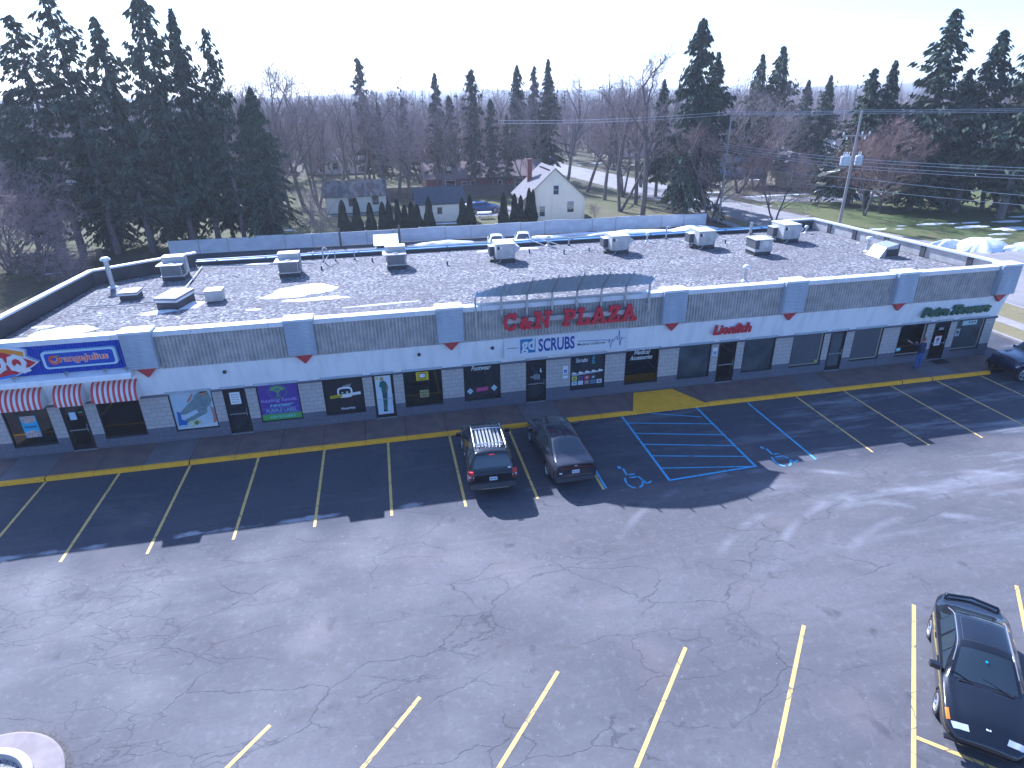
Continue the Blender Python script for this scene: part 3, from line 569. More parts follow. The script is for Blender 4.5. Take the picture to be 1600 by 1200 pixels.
# door poster
x0,x1,z0,z1 = -1.10,-.38,.34,2.32
t, p = flat('poster', x0,x1,z0,z1,YW+.03, mat('poster_pale',(.52,.60,.66),.5,(.60,.66,.70),2), 'tall door poster of a standing woman in dark green scrubs', 'poster')
mb = MB(); gs = mat('scrub_green',(.02,.13,.11),.6); gs2 = mat('scrub_green_dark',(.02,.09,.09),.6); hr = mat('poster_blonde',(.45,.30,.14),.7)
for pts, m_ in (([(.32,.86),(.55,.88),(.72,.82),(.70,.55),(.38,.55),(.34,.72)], gs), ([(.38,.56),(.72,.56),(.66,.30),(.60,.12),(.50,.12),(.50,.33),(.48,.12),(.38,.12),(.40,.34)], gs2), ([(.30,.84),(.40,.86),(.34,.70),(.22,.74)], gs), ([(.68,.84),(.82,.72),(.74,.58),(.66,.60),(.72,.70)], sk), ([(.40,.96),(.50,.965),(.54,.90),(.47,.87),(.40,.90)], sk), ([(.34,.96),(.46,.99),(.54,.96),(.56,.86),(.52,.92),(.42,.955),(.38,.88),(.32,.87)], hr), ([(.36,.12),(.62,.12),(.64,.08),(.36,.07)], M_DARK)):
    poly(mb, UV(x0,x1,z0,z1,pts), YW+.028-.002*len(mb.f)/6, m_, .0015)
poly(mb, [(-1.07,2.16),(-.94,2.17),(-.94,2.27),(-1.07,2.26)], YW+.026, yv, .002); deco(p, mb, 'figure_print')
# yellow logo card + olive card
t, p = flat('window_sign', .80,1.38,1.88,2.32,YW+.06, yv, 'square yellow sign with round face emblem in the dark shop window', 'sign')
mb = MB(); face(mb, 1.09, 2.13, .17, YW+.056, M_DARK, M_TXW, False); put_text(mb,'WonderWink',.88,1.30,1.91,1.96,YW+.056,M_DARK,0,.02); deco(p, mb)
t, p = flat('window_sign', .92,1.33,1.0,1.38,YW+.06, mat('olive_card',(.34,.34,.14),.5), 'small olive card with two dark lines of print low in the dark window', 'sign')
mb = MB(); put_text(mb,'MORE STYLES',.96,1.29,1.2,1.3,YW+.056,M_DARK,0,.02); put_text(mb,'INSIDE',.98,1.27,1.06,1.15,YW+.056,M_DARK,0,.02); deco(p, mb)
# notice on the second door
t, p = flat('notice', -7.46,-7.02,1.62,2.20,YW+.03, M_TXW, 'white printed notice on the solid black door', 'notice')
mb = MB()
for j, s_ in enumerate(('PLEASE','USE DOOR','ON THE','RIGHT')): put_text(mb, s_, -7.40,-7.08,2.06-.12*j,2.11-.12*j,YW+.028,M_DARK,0,.01)
deco(p, mb)
# accessible entrance plate
for (xa, za, lb) in ((7.93,1.52,'white plate with blue wheelchair symbol beside the scrubs shop door'),(15.88,1.72,'white plate with blue wheelchair symbol left of the red lettered shop door')):
    t, p = flat('access_sign', xa, xa+.24, za, za+.42, YW-.02, M_TXW, lb, 'sign', .01)
    mb = MB(); poly(mb, [(xa+.04,za+.05),(xa+.20,za+.05),(xa+.20,za+.23),(xa+.04,za+.23)], YW-.024, bl)
    mb.tube([(xa+.115+.042*math.cos(R(a)),YW-.026,za+.115+.042*math.sin(R(a))) for a in range(120,360,30)],.006,M_TXW,4); mb.tube([(xa+.105,YW-.026,za+.20),(xa+.11,YW-.026,za+.14),(xa+.15,YW-.026,za+.14),(xa+.17,YW-.026,za+.09)],.007,M_TXW,4)
    put_text(mb,'ENTRANCE',xa+.03,xa+.21,za+.30,za+.34,YW-.024,M_TXG); deco(p, mb)
    if xa < 10: t2, p2 = flat('notice', xa, xa+.24, za-.24, za-.10, YW-.02, M_TXW, 'small blank white plate under the wheelchair symbol sign', 'notice', .01)
# smoothie poster, door notes of the first shop
t, p = flat('poster', -15.86,-15.26,.98,2.0,YW+.06, mat('cyan_vinyl',(.06,.42,.66),.5), 'light blue drinks poster with creamy swirls in the leftmost window', 'poster')
mb = MB(); cr = mat('cream_swirl',(.62,.56,.55),.6,(.28,.15,.13),22)
for cx, cz in ((-15.56,1.86),(-15.56,1.12)): poly(mb, [(cx+.29*math.cos(a), min(1.998,max(.985,cz+.20*math.sin(a)))) for a in [i*.45 for i in range(14)]], YW+.056, cr)
put_text(mb,'SNICKERS',-15.80,-15.32,1.44,1.54,YW+.054,mat('navy_text',(.02,.03,.22),.5),.1,.03); deco(p, mb)
t, p = flat('notice', -13.98,-13.72,1.62,1.98,YW+.05, mat('pale_blue_paper',(.50,.64,.80),.5), 'pale blue notice on the door under the small striped awning', 'notice')
mb = MB(); put_text(mb,'OPEN',-13.62,-13.42,1.90,1.98,YW+.054,mat('led_green',(.05,.45,.2),.5),0,.03); sub('lettering', mb, W_[1]); mb = MB(); put_text(mb,'HOURS',-13.60,-13.44,1.80,1.84,YW+.054,M_RED,0,.03); sub('lettering', mb, W_[1])
# flower shop window cards
t, p = flat('poster', 30.92,31.86,2.03,2.30,YW+.06, mat('flower_card',(.42,.58,.60),.5), 'pale banner card with dark flower prints high in the right hand window', 'poster')
mb = MB()
for j in range(3): cx = 31.36+.17*j; mb.tube([(cx,YW+.055,2.08),(cx+.02,YW+.055,2.18)],.01,M_DARK,4); poly(mb,[(cx+.02+.05*math.cos(a),2.20+.05*math.sin(a)) for a in [i*.9 for i in range(7)]],YW+.056,M_DARK)
deco(p, mb)
t, p = flat('poster', 30.62,30.90,1.42,1.86,YW+.06, mat('grey_card',(.40,.43,.46),.5), 'small grey card with dark flower print at the left of the right hand window', 'poster')
mb = MB(); poly(mb,[(30.76+.09*math.cos(a)*(1+.3*math.sin(5*a)),1.66+.09*math.sin(a)) for a in [i*.4 for i in range(16)]],YW+.056,M_DARK); mb.tube([(30.76,YW+.055,1.47),(30.76,YW+.055,1.6)],.01,M_DARK,4); deco(p, mb)
t, p = flat('poster', 29.37,29.78,.98,1.52,YW+.05, M_TXW, 'white poster with a red flower on the flower shop door', 'poster')
mb = MB(); poly(mb,[(29.57+.13*math.cos(a)*(1+.25*math.sin(6*a)),1.34+.12*math.sin(a)*(1+.25*math.sin(6*a))) for a in [i*.26 for i in range(24)]],YW+.046,mat('poppy',(.55,.10,.16),.5)); poly(mb,[(29.57+.06*math.cos(a),1.34+.05*math.sin(a)) for a in [i*.9 for i in range(7)]],YW+.043,bl)
mb.tube([(29.57,YW+.046,1.04),(29.56,YW+.046,1.24)],.012,M_DARK,4); poly(mb,[(29.37,1.525),(29.78,1.525),(29.78,1.58),(29.37,1.58)],YW+.045,M_RED); deco(p, mb)
mb = MB(); put_text(mb,'OPEN',29.48,29.74,1.93,2.03,YW+.055,M_TXW,0,.02); poly(mb,[(29.45,1.90),(29.77,1.90),(29.77,1.915),(29.45,1.915)],YW+.055,M_TXW); sub('lettering', mb, W_[20])
t, p = flat('window_sticker', 27.02,27.02+.26,.86,1.06,YW+.06, mat('cyan_sticker',(.20,.62,.68),.5), 'small cyan oval sticker low in the window behind the standing person', 'sticker')
mb = MB(); poly(mb,[(27.15+.10*math.cos(a),.96+.05*math.sin(a)) for a in [i*.6 for i in range(10)]],YW+.056,M_TXW); deco(p, mb)
t, p = flat('window_sticker', 22.0,22.12,.72,.86,YW+.06, mat('lime_sticker',(.35,.5,.05),.5), 'tiny lime sticker in the corner of the grey blinded window', 'sticker')
# right windows: interior sides seen through glass - sills and frames
for i in (13, 15):
    a, b, _ = OPEN[i]; mb = MB(); rr5 = random.Random(i)
    for j in range(4):
        x = a+.25+j*.38; mb.lathe([(0,.0),(.07,0),(.09,.12),(0,.12)],(x,YW+.20,.60),M_TXG,8); 
    sub('display_pot', mb, W_[i])
for i, vx in ((16,22.16),(18,25.74),(19,28.5),(21,32.25)):
    a, b, _ = OPEN[i]; mb = MB(); mb.box(b-.14,b-.06,YW+.058,YW+.075,.66,2.38,mat('tan_trim',(.30,.27,.22),.6)); mb.box(a+.08,b-.14,YW+.058,YW+.075,.64,.70,MATS['tan_trim']); sub('inner_frame', mb, W_[i])
mb = MB(); mb.box(29.25,30.15,1.55,2.05,.142,.16,M_DARK); tag(mb.build('door_mat'), 'black rubber mat in front of the flower shop door', 'mat')
# DQ / OJ signs
M_BLUEP = mat('blue_metal_panel',(.01,.055,.42),.35)
mb = MB(); mb.box(XL+.0,-11.0,1.80,1.9,3.97,5.30,M_BLUEP); ribs(mb,XL,-11.02,3.98,5.30,1.798,.11,.035,M_BLUEP); part('blue_fascia_panel', mb)
mb = MB(); mb.prism([(1.38,3.62),(1.38,3.74),(1.44,3.78),(1.44,3.84),(1.80,3.96),(2.0,3.96),(2.0,3.62)], XL, -10.82, M_WHITE, 'x'); part('ledge', mb)
for i, x in enumerate((-16.6,-15.1,-13.2,-11.75,-10.95)):
    f = MB(); f.tube([(x,1.5,3.86),(x,1.5,4.0)],.02,M_METAL,6); f.lathe([(.0,-.07),(.05,-.07),(.09,.06),(.0,.06)],(x,1.5,4.03),M_METAL,12)
    o = tag(f.build('spotlight'), 'grey spotlight aimed up at the blue panel, '+['far left end','below the red oval sign','left end of the orange lettered sign','right end of the orange lettered sign','at the ledge corner by the pale pier'][i], 'spotlight', 'spotlights on the ledge')
def lens(cx, cz, w_, h_, n=14, p=1.5):
    P1 = []; 
    for i in range(n+1): u = -1+2*i/n; P1.append((cx+u*w_, cz+h_*(1-abs(u)**p)))
    for i in range(1, n): u = 1-2*i/n; P1.append((cx+u*w_, cz-h_*(1-abs(u)**p)))
    return P1
dq = empty('shop_sign', (-15.55,1.7,3.95), 'red lips shaped sign with big white letters on the blue panel', 'sign')
cx, cz = -15.52, 4.60
mb = MB(); poly(mb, lens(cx,cz-.02,1.46,.66), 1.60, M_COPE, .2); poly(mb, [(cx-.9,cz+.45),(cx-.2,cz+.78),(cx+.55,cz+.70),(cx+1.10,cz+.52),(cx+1.04,cz+.18),(cx,cz+.3)], 1.606, M_COPE, .19); part('sign_box', mb, dq)
mb = MB(); poly(mb, lens(cx,cz-.02,1.36,.58), 1.592, mat('sign_red',(.50,.012,.03),.35), .006); deco(dq.children[0], mb, 'sign_face')
mb = MB(); poly(mb, [(cx-.7,cz+.50),(cx-.1,cz+.70),(cx+.5,cz+.62),(cx+1.04,cz+.46),(cx+1.0,cz+.26),(cx+.5,cz+.44),(cx,cz+.55)], 1.596, mat('sign_orange',(.70,.26,.01),.4), .006)
poly(mb, [(cx-.9,cz-.45),(cx-.2,cz-.56),(cx+.3,cz-.47),(cx+.75,cz-.42),(cx+.2,cz-.60),(cx-.4,cz-.66)], 1.586, mat('sign_lightblue',(.02,.22,.66),.4), .006); deco(dq.children[0], mb, 'swoosh')
for ch, xx, ww in (('D',-15.84,.60),('Q',-15.14,.62)):
    o = stroke_letter(ch, xx, 4.33, ww, .58, .17, 1.57, .02, M_COPE).build('letter'); o.parent = dq.children[0]
oj = empty('shop_sign', (-12.5,1.7,4.2), 'rounded blue sign with orange script lettering and white border', 'sign')
def rrect(x0,x1,z0,z1,r,n=5):
    P1 = []
    for cx_, cz_, a0 in ((x1-r,z1-r,0),(x0+r,z1-r,90),(x0+r,z0+r,180),(x1-r,z0+r,270)):
        P1 += [(cx_+r*math.cos(R(a0+90*i/n)), cz_+r*math.sin(R(a0+90*i/n))) for i in range(n+1)]
    return P1
mb = MB(); poly(mb, rrect(-13.92,-11.20,4.24,4.98,.14), 1.60, mat('pale_border',(.50,.68,.72),.4), .2); part('sign_box', mb, oj)
mb = MB(); poly(mb, rrect(-13.82,-11.30,4.32,4.90,.10), 1.592, mat('sign_blue',(.012,.06,.42),.35), .008); deco(oj.children[0], mb, 'sign_face')
mb = MB(); og = mat('orange_letter',(.72,.10,.025),.4)
put_text(mb,'OrangeJulius',-13.65,-11.50,4.42,4.80,1.586,M_COPE,.05,.05); put_text(mb,'OrangeJulius',-13.62,-11.53,4.44,4.78,1.580,og,.05,.015)
mb.tube([(-13.48+.17*math.cos(R(a)),1.574,4.62+.17*math.sin(R(a))) for a in range(0,361,24)],.035,og,5); poly(mb,[(-13.42,4.76),(-13.30,4.84),(-13.22,4.80),(-13.32,4.75)],1.566,mat('leaf_green',(.05,.35,.08),.5)); deco(oj.children[0], mb, 'lettering')
# striped awnings
A1, A2 = mat('awning_red',(.55,.05,.055),.6), mat('awning_white',(.68,.68,.68),.6)
for x0, x1 in ((-16.55,-14.43),(-13.98,-12.93),(-12.56,-10.82)):
    n = int(round((x1-x0)/.105)); n += 1-n%2; prof = [(2.02-.0,3.40)]+[(2.02-.60*math.sin(R(t)), 2.72+.68*math.cos(R(t))) for t in range(10,91,10)]+[(1.415,2.60)]
    mb = MB()
    for i in range(n):
        xa, xb = x0+(x1-x0)*i/n, x0+(x1-x0)*(i+1)/n; q = []
        for (y, z) in prof: q += [(xa,y,z),(xb,y,z)]
        mb.add(q, [(2*j,2*j+1,2*j+3,2*j+2) for j in range(len(prof)-1)], A2 if i % 2 else A1)
    for xx in (x0+.003, x1-.003): mb.add([(xx,y,z) for y,z in prof]+[(xx,2.03,2.60)], [tuple(range(len(prof)+1))], A2)
    part('awning', mb)
# arched metal sign canopy
BZ = [5.99,5.94,5.93,5.95,5.93,5.97,5.95,6.01]; TZ = [6.60,6.72,6.80,6.86,6.88,6.87,6.82,6.72]
mb = MB(); N = 8; posts = []
for i in range(N):
    x = 3.65+1.178*i; u = (i-3.5)/3.5; ty = 1.75-.80*(1-u*u); posts.append((x, BZ[i]-.06, TZ[i]+(.56-ty)*.29-(.16 if i in (0,7) else 0), ty, (3.61,4.82,6.03,7.19,8.35,9.52,10.63,11.67)[i]*(ty+24.73)/25.33))
sheetm = mat('canopy_sheet',(.30,.37,.43),.45,(.36,.42,.47),2.5)
for (xa,za,ta,ya,ua),(xb,zb2,tb,yb_,ub) in zip(posts[:-1], posts[1:]):
    k = 10; vs = []
    for j in range(k+1):
        s = j/k; x = xa+(xb-xa)*s; sg = .025*math.sin(s*2*math.pi*4); vs += [(x,1.60+sg,za+(zb2-za)*s),(ua+(ub-ua)*s,ya+(yb_-ya)*s+sg,ta+(tb-ta)*s-.02+sg)]
    mb.add(vs, [(2*j,2*j+2,2*j+3,2*j+1) for j in range(k)], sheetm)
    mb.add([(xa,1.60,za-.0),(xb,1.60,zb2-.0),(xb,2.62,zb2-.32),(xa,2.62,za-.32)], [(0,1,2,3)], sheetm)  # added infill sheet, nearly edge-on to the camera, closes the canopy's shadow gap
can = part('sign_canopy', mb)
for i, (x, zb, tz, ty, tx) in enumerate(posts):
    mb = MB(); z0 = 4.50 if i in (0,) else (4.62 if i == 7 else 4.95); mb.box(x-.045,x+.045,1.56,1.64,z0,zb,M_METAL)
    e_ = .10; mb.tube([(x,1.60,zb-.04),(tx+(tx-x)*e_,ty+(ty-1.6)*e_,tz+(tz-zb)*e_+.04)],.042,M_METAL,4); mb.box(x-.04,x+.04,1.64,1.80,4.98,5.06,M_METAL); sub('post', mb, can)
mb = MB(); mb.box(4.95,11.2,1.50,1.72,4.58,4.80,M_METAL); rw = part('sign_raceway', mb)
cn = empty('plaza_sign', (8,1.4,4.3), 'big red slab serif letters reading C&N PLAZA under the arched metal canopy', 'sign')
M_RL = mat('red_letter',(.52,.015,.04),.4)
xx = 4.92
for ch, ww in (('C',.62),('&',.60),('N',.80),(' ',.42),('P',.58),('L',.60),('A',.72),('Z',.60),('A',.72)):
    if ch != ' ':
        o = stroke_letter(ch, xx, 4.36 if ch != '&' else 4.36, ww-.06, .66 if ch != '&' else .5, .155, 1.36, .13, M_RL, .08 if ch not in 'A' else .02).build('letter'); o.parent = cn; o.matrix_parent_inverse = Matrix.Translation(-Vector(cn.location))
    xx += ww+.085
# scrubs sign on the white band
s_ = empty('shop_sign', (8,1.9,2.8), 'white sign board reading gd SCRUBS with heartbeat line', 'sign')
yb = 1.80; mb = MB(); mb.prism([(yb,2.74),(yb,3.80),(yb+.04,3.80),(yb+.04,2.74)], 4.95, 10.95, mat('sign_white',(.66,.68,.71),.5), 'x'); part('board', mb, s_)
nb = mat('navy_letter',(.012,.05,.30),.45); cb = mat('cyan_square',(.02,.22,.45),.45,(.01,.10,.32),1.2); mb = MB(); y = yb-.006
poly(mb, [(5.72,2.96),(6.46,2.96),(6.46,3.66),(5.72,3.66)], y, cb); put_text(mb,'gd',5.78,6.42,2.90,3.72,y-.006,MATS['sign_white'],0,.03)
put_text(mb,'SCRUBS',6.60,8.38,2.96,3.62,y,nb,0,.028); put_text(mb,'Medical Uniforms',8.52,9.92,3.08,3.22,y,M_DARK,.0,.01)
def pol(pts, r=.012, m_=M_DARK): mb.tube([(a,y,b) for a,b in pts], r, m_, 4)
pol([(5.10,3.26),(5.62,3.26)], .014); pol([(8.55,3.32),(10.0,3.26),(10.06,3.12),(10.12,3.30),(10.20,2.84),(10.27,3.28),(10.33,3.14),(10.40,3.32),(10.48,3.42),(10.53,3.20),(10.60,3.72),(10.67,2.92),(10.73,3.34),(10.80,3.26),(10.90,3.30)], .016, nb)
deco(s_.children[0], mb, 'lettering')
for (nm, tx, x0, x1, z0, z1, mt_, sh, bo, dp, lb) in (('shop_sign','Lionfish',15.55,17.62,3.0,3.52,M_RL,.22,.03,.10,'small red italic channel letters reading Lionfish'), ('shop_sign','Petra Flowers',27.62,31.95,2.90,3.44,mat('green_letter',(.01,.09,.055),.4),.35,.045,.14,'dark green brush style channel letters reading Petra Flowers')):
    t = empty(nm, ((x0+x1)/2,1.8,z0), lb, 'sign'); mb = MB(); put_text(mb, tx, x0, x1, z0, z1, 1.72, mt_, sh, bo, dp); part('letters', mb, t)
    mb = MB(); mb.box(x0+.3,x1-.3,1.82,1.9,z0+.2,z0+.32,M_WHITE); part('raceway', mb, t)
mb = MB()
for x in (-7.4,.95,4.35,): mb.box(x,x+.12,1.80,2.0,3.28,3.40,M_DARK)
part('vent_box', mb)
#@@NEXT
# ================================================================== ROOF EQUIPMENT
ZR = 4.6
def lpart(name, mb, parent, smooth=False): o = mb.build(name, None, smooth); o.parent = parent; return o
def unit_a(loc, label):      # condenser to the front, tall air handler behind
    t = empty('rooftop_unit', loc, label, 'rooftop unit', 'packaged rooftop units'); t.scale = (.80,.85,.86)
    c = MB(); c.box(-.72,.72,-.72,.78,0,.28,M_EPDM); lpart('curb', c, t)
    b = MB(); b.box(-.74,.74,.0,.85,.28,1.42,M_HV); b.box(-.76,.76,-.02,.87,1.42,1.46,M_HV2); b.box(-.78,.78,-.78,.0,.28,.36,M_HV); b.box(.76,.80,.05,.5,.5,1.2,M_HV); b.box(.8,.815,.15,.4,.7,1.0,M_HV2); lpart('cabinet', b, t)
    k = MB(); k.box(-.70,.66,-.74,-.0,.36,1.02,M_COIL); 
    for i in range(9): k.box(-.69,.65,-.75,-.742,.40+.068*i,.415+.068*i,M_HV)
    for x in (-.70,.62): k.box(x,x+.05,-.765,-.74,.36,1.02,M_HV)
    lpart('condenser', k, t)
    d = MB(); d.box(-.95,.76,-.84,.0,1.02,1.08,M_HV2); d.box(-.98,-.74,-.3,.6,.98,1.04,M_HV2); 
    d.lathe([(.0,1.15),(.10,1.15),(.30,1.10),(.31,1.081)],(0,-.42,0),M_COIL,16); lpart('fan_deck', d, t)
    return t
def unit_b(loc, label, sc=1.):   # plain box cabinet with slanted intake hood on the right
    t = empty('rooftop_unit', loc, label, 'rooftop unit', 'packaged rooftop units'); t.scale = (sc*.9,sc*.85,sc*.88)
    c = MB(); c.box(-.62,.62,-.72,.95,0,.30,M_EPDM); lpart('curb', c, t)
    b = MB(); b.box(-.66,.66,-.75,.98,.30,1.30,M_HV); b.box(-.68,.68,-.77,1.0,1.30,1.335,M_HV2)
    b.box(-.60,-.02,-.765,-.75,.36,1.24,M_HV); b.box(.0,.60,-.765,-.75,.36,1.24,M_HV); b.box(-.58,-.42,-.775,-.765,.95,1.15,M_DARK); b.box(-.40,-.28,-.775,-.765,1.0,1.14,M_TXW)
    b.tube([(.2,-.8,.50),(.25,-.82,.42),(.38,-.82,.44)],.02,M_TXW,6); b.tube([(-.3,-.76,.46),(-.3,-.9,.40),(-.5,-.92,.1),(-.7,-.9,.08)],.02,M_METAL,6); lpart('cabinet', b, t)
    h = MB(); h.prism([(.66,1.18),(1.05,.98),(1.05,.86),(.66,.55)], -.5, .6, M_HV2, 'y'); lpart('intake_hood', h, t)
    f = MB(); f.box(-1.0,-.66,.1,.9,.36,1.0,M_COIL); f.box(-1.02,-.66,.08,.92,1.0,1.04,M_HV2); f.box(-1.02,-.66,.08,.92,.28,.36,M_HV); lpart('coil_section', f, t)
    for i, (x, y) in enumerate(((-.9,-.2),)):
        g = MB(); g.box(x-.12,x+.06,y-.05,y+.1,0,.14,M_DARK); g.tube([(x,y,.14),(x,y,.4),(x+.24,y,.4)],.025,M_METAL,6); lpart('disconnect', g, t)
    return t
unit_a((-12.1,14.0,ZR), 'boxy grey rooftop unit with dark coil, leftmost of the row near the angled parapet')
unit_a((-5.6,13.1,ZR), 'boxy grey rooftop unit with dark coil behind the large snow patch')
unit_a((.55,13.3,ZR), 'boxy grey rooftop unit with dark coil below the tilted white lids')
unit_b((7.2,13.2,ZR), 'plain white rooftop cabinet with right hand hood in front of the two parked white cars')
unit_b((14.75,13.5,ZR), 'plain white rooftop cabinet with hood behind the right end of the arched canopy')
unit_b((20.7,13.4,ZR), 'plain white rooftop cabinet with hood, left of the lone square unit')
unit_b((27.0,13.6,ZR), 'plain white rooftop cabinet with hood beside the raised corner parapet', 1.05)
t = empty('rooftop_unit', (23.2,10.7,ZR), 'low square two tone rooftop unit on a black curb standing nearer than the row', 'rooftop unit')
c = MB(); c.box(-.55,.55,-.5,.6,0,.26,M_EPDM); lpart('curb', c, t); b = MB(); b.box(-.6,.6,-.55,.65,.26,.42,M_HV); b.box(-.58,-.3,-.5,.6,.42,.98,M_COIL); b.box(-.3,.58,-.53,.6,.42,.98,M_HV); b.box(-.1,.3,-.54,-.53,.5,.9,M_HV2); b.box(-.62,.62,-.57,.67,.98,1.02,M_HV2); lpart('cabinet', b, t)
t = empty('rooftop_box', (-8.85,8.7,ZR), 'small plain white box on the gravel near the black curbed hatch', 'vent box'); b = MB(); b.box(-.40,.40,-.35,.35,.06,.58,M_HV); b.box(-.42,.42,-.37,.37,.58,.61,M_HV2); lpart('cabinet', b, t); c = MB(); c.box(-.36,.36,-.31,.31,0,.06,M_EPDM); lpart('curb', c, t)
def hatch(loc, w_, d_, h, label, rz=0):
    t = empty('roof_hatch', loc, label, 'roof hatch', rz=rz); b = MB(); b.box(-w_,w_,-d_,d_,0,h*.6,M_EPDM); lpart('curb', b, t)
    b = MB(); b.box(-w_-.03,w_+.03,-d_-.03,d_+.03,h*.62,h*.78,M_COPE); b.box(-w_-.05,w_+.05,-d_-.05,d_+.05,h*.80,h,mat('hatch_lid',(.22,.22,.24),.3,(.30,.30,.32),3)); b.box(-.01,.01,-d_-.052,d_+.052,h,h+.015,M_METAL); lpart('lid', b, t); return t
hatch((-13.35,10.3,ZR), .42,.42,.42, 'small black curbed exhaust lid left of the larger hatch')
hatch((-10.65,8.4,ZR), .52,.85,.62, 'long black curbed roof hatch with snow at its foot', R(-14))
t = empty('intake_hood', (30.5,8.3,ZR), 'slant fronted metal intake hood near the right parapet', 'intake hood'); b = MB(); b.prism([(-.95,0),(-.55,.62),(.30,.80),(.30,.0)], -.55, .55, M_METAL, 'y'); lpart('hood', b, t); b = MB(); b.box(.30,.36,-.58,.58,.05,.82,M_EPDM); b.box(-.5,.30,-.575,-.555,.05,.5,M_EPDM); lpart('screen', b, t)
def pipe(x, y, h, r, label, kind='plain', mt=None):
    t = empty('vent_pipe', (x,y,ZR), label, 'vent pipe'); mt = mt or M_METAL; b = MB()
    if kind == 'goose': b.tube([(0,0,0),(0,0,h-.12),(.05,0,h-.02),(.15,0,h+.02),(.24,0,h-.03),(.26,0,h-.12)], r, mt, 8)
    else: b.tube([(0,0,0),(0,0,h)], r, mt, 10)
    lpart('pipe', b, t)
    if kind == 'cap': c = MB(); c.lathe([(0,h+.16),(r*1.3,h+.14),(r*2.0,h+.06),(r*2.0,h-.02),(r*1.2,h-.05)],(0,0,0),M_COPE,14); lpart('cap', c, t)
    f = MB(); f.lathe([(r*2.2,0),(r*2,.03),(r*1.05,.10)],(0,0,0),M_COPE if kind == 'cap' else M_EPDM,12); lpart('flashing', f, t)
pipe(-15.1,12.8,1.55,.13,'tall flue pipe with white cap beside the angled parapet','cap')
pipe(19.03,5.2,.75,.09,'short white vent pipe near the front coping','cap')
pipe(17.9,16.0,.45,.06,'squat white vent pipe between two rooftop cabinets','cap')
pipe(19.5,16.4,.85,.055,'hooked grey vent pipe by the rear gutter, left of the third cabinet','goose')
pipe(26.0,16.3,.85,.10,'stout light pipe with black base by the rear gutter')
pipe(12.3,16.2,.55,.05,'slim white pipe by the rear gutter above the canopy'); pipe(10.9,16.5,.55,.09,'grey capped pipe at the rear gutter, head of the slanting conduits','cap')
pipe(-3.9,15.7,.9,.05,'hooked grey vent pipe behind the second rooftop unit','goose'); pipe(-3.2,15.9,.7,.03,'thin grey pipe right of the hooked one behind the snow patch'); pipe(-2.0,15.9,.65,.03,'thin pipe standing right of the snow patch by the gutter')
pipe(30.0,15.6,.4,.07,'stub pipe beside the corner cabinet near the right parapet','cap'); pipe(30.15,9.5,.8,.10,'stub flue with cap behind the slant fronted hood','cap')
for i, (x, y) in enumerate(((-3.9,13.7),(-.9,15.0),(3.6,12.9),(9.2,14.8),(11.3,13.9),(13.1,14.2),(25.2,15.0),(22.7,13.9))):
    b = MB(); b.lathe([(.0,.26),(.05,.26),(.05,.03),(.10,.0)],(0,0,0),M_EPDM,8); o = tag(b.build('roof_drain', loc=(x,y,ZR)), 'small black stub standing in the roof gravel', 'stub', 'black stubs in the roof gravel')
def conduit(pts, r, label):
    b = MB(); b.tube(pts, r, M_METAL, 6); tag(b.build('roof_conduit'), label, 'conduit')
conduit([(-11.2,16.2,4.72),(-6.5,15.4,4.72),(-4.5,15.2,4.72)], .03, 'long conduit along the rear of the roof between first and second units')
conduit([(-11.2,16.2,4.70),(-11.0,12.5,4.70),(-10.9,9.5,4.72)], .035, 'conduit running from the roof corner down to the long hatch')
conduit([(-15.0,8.9,4.68),(-11.3,8.9,4.68)], .025, 'thin pipe lying on gravel left of the long hatch')
conduit([(-10.1,9.3,4.9),(-9.5,9.1,4.85),(-9.2,8.9,4.8)], .035, 'short black cable between long hatch and white box')
conduit([(9.4,16.6,5.2),(11.0,14.6,4.70)], .03, 'left slanting conduit above the arched canopy'); conduit([(10.1,16.6,5.2),(12.2,14.3,4.70)], .03, 'right slanting conduit above the arched canopy')
conduit([(12.6,14.0,4.70),(13.6,13.9,4.72)], .02, 'low thin conduit leading to the cabinet behind the canopy'); conduit([(-3.4,15.9,5.3),(-3.9,13.9,4.7)], .025, 'slanting thin conduit behind the snow patch')
def blob(cx, cy, rx, ry, z, seed, h=.05, rot=0., n=40, mt=None):
    r = random.Random(seed); mb = MB(); vs = []; rings = 6
    for k in range(rings+1):
        for i in range(n):
            a = 2*math.pi*i/n; f = 1+.38*noise.noise(Vector((math.cos(a)*1.4+seed*3.1, math.sin(a)*1.4, seed)))+.22*noise.noise(Vector((math.cos(a)*5+seed, math.sin(a)*5, seed)))
            q = (1-k/rings); x = rx*f*q*math.cos(a); y = ry*f*q*math.sin(a); zz = h*(1-q**2)*(1+.35*noise.noise(Vector((x*.8,y*.8,seed))))
            vs.append((cx+x*math.cos(rot)-y*math.sin(rot), cy+x*math.sin(rot)+y*math.cos(rot), z+max(0,zz)))
    mb.add(vs, [(k*n+i,k*n+(i+1)%n,(k+1)*n+(i+1)%n,(k+1)*n+i) for k in range(rings) for i in range(n)], mt or M_SNOW); return mb
def snow(cx, cy, rx, ry, z, seed, h=.05, rot=0.): return tag(blob(cx,cy,rx,ry,z,seed,h,rot).build('snow_patch', None, True), kind='stuff')
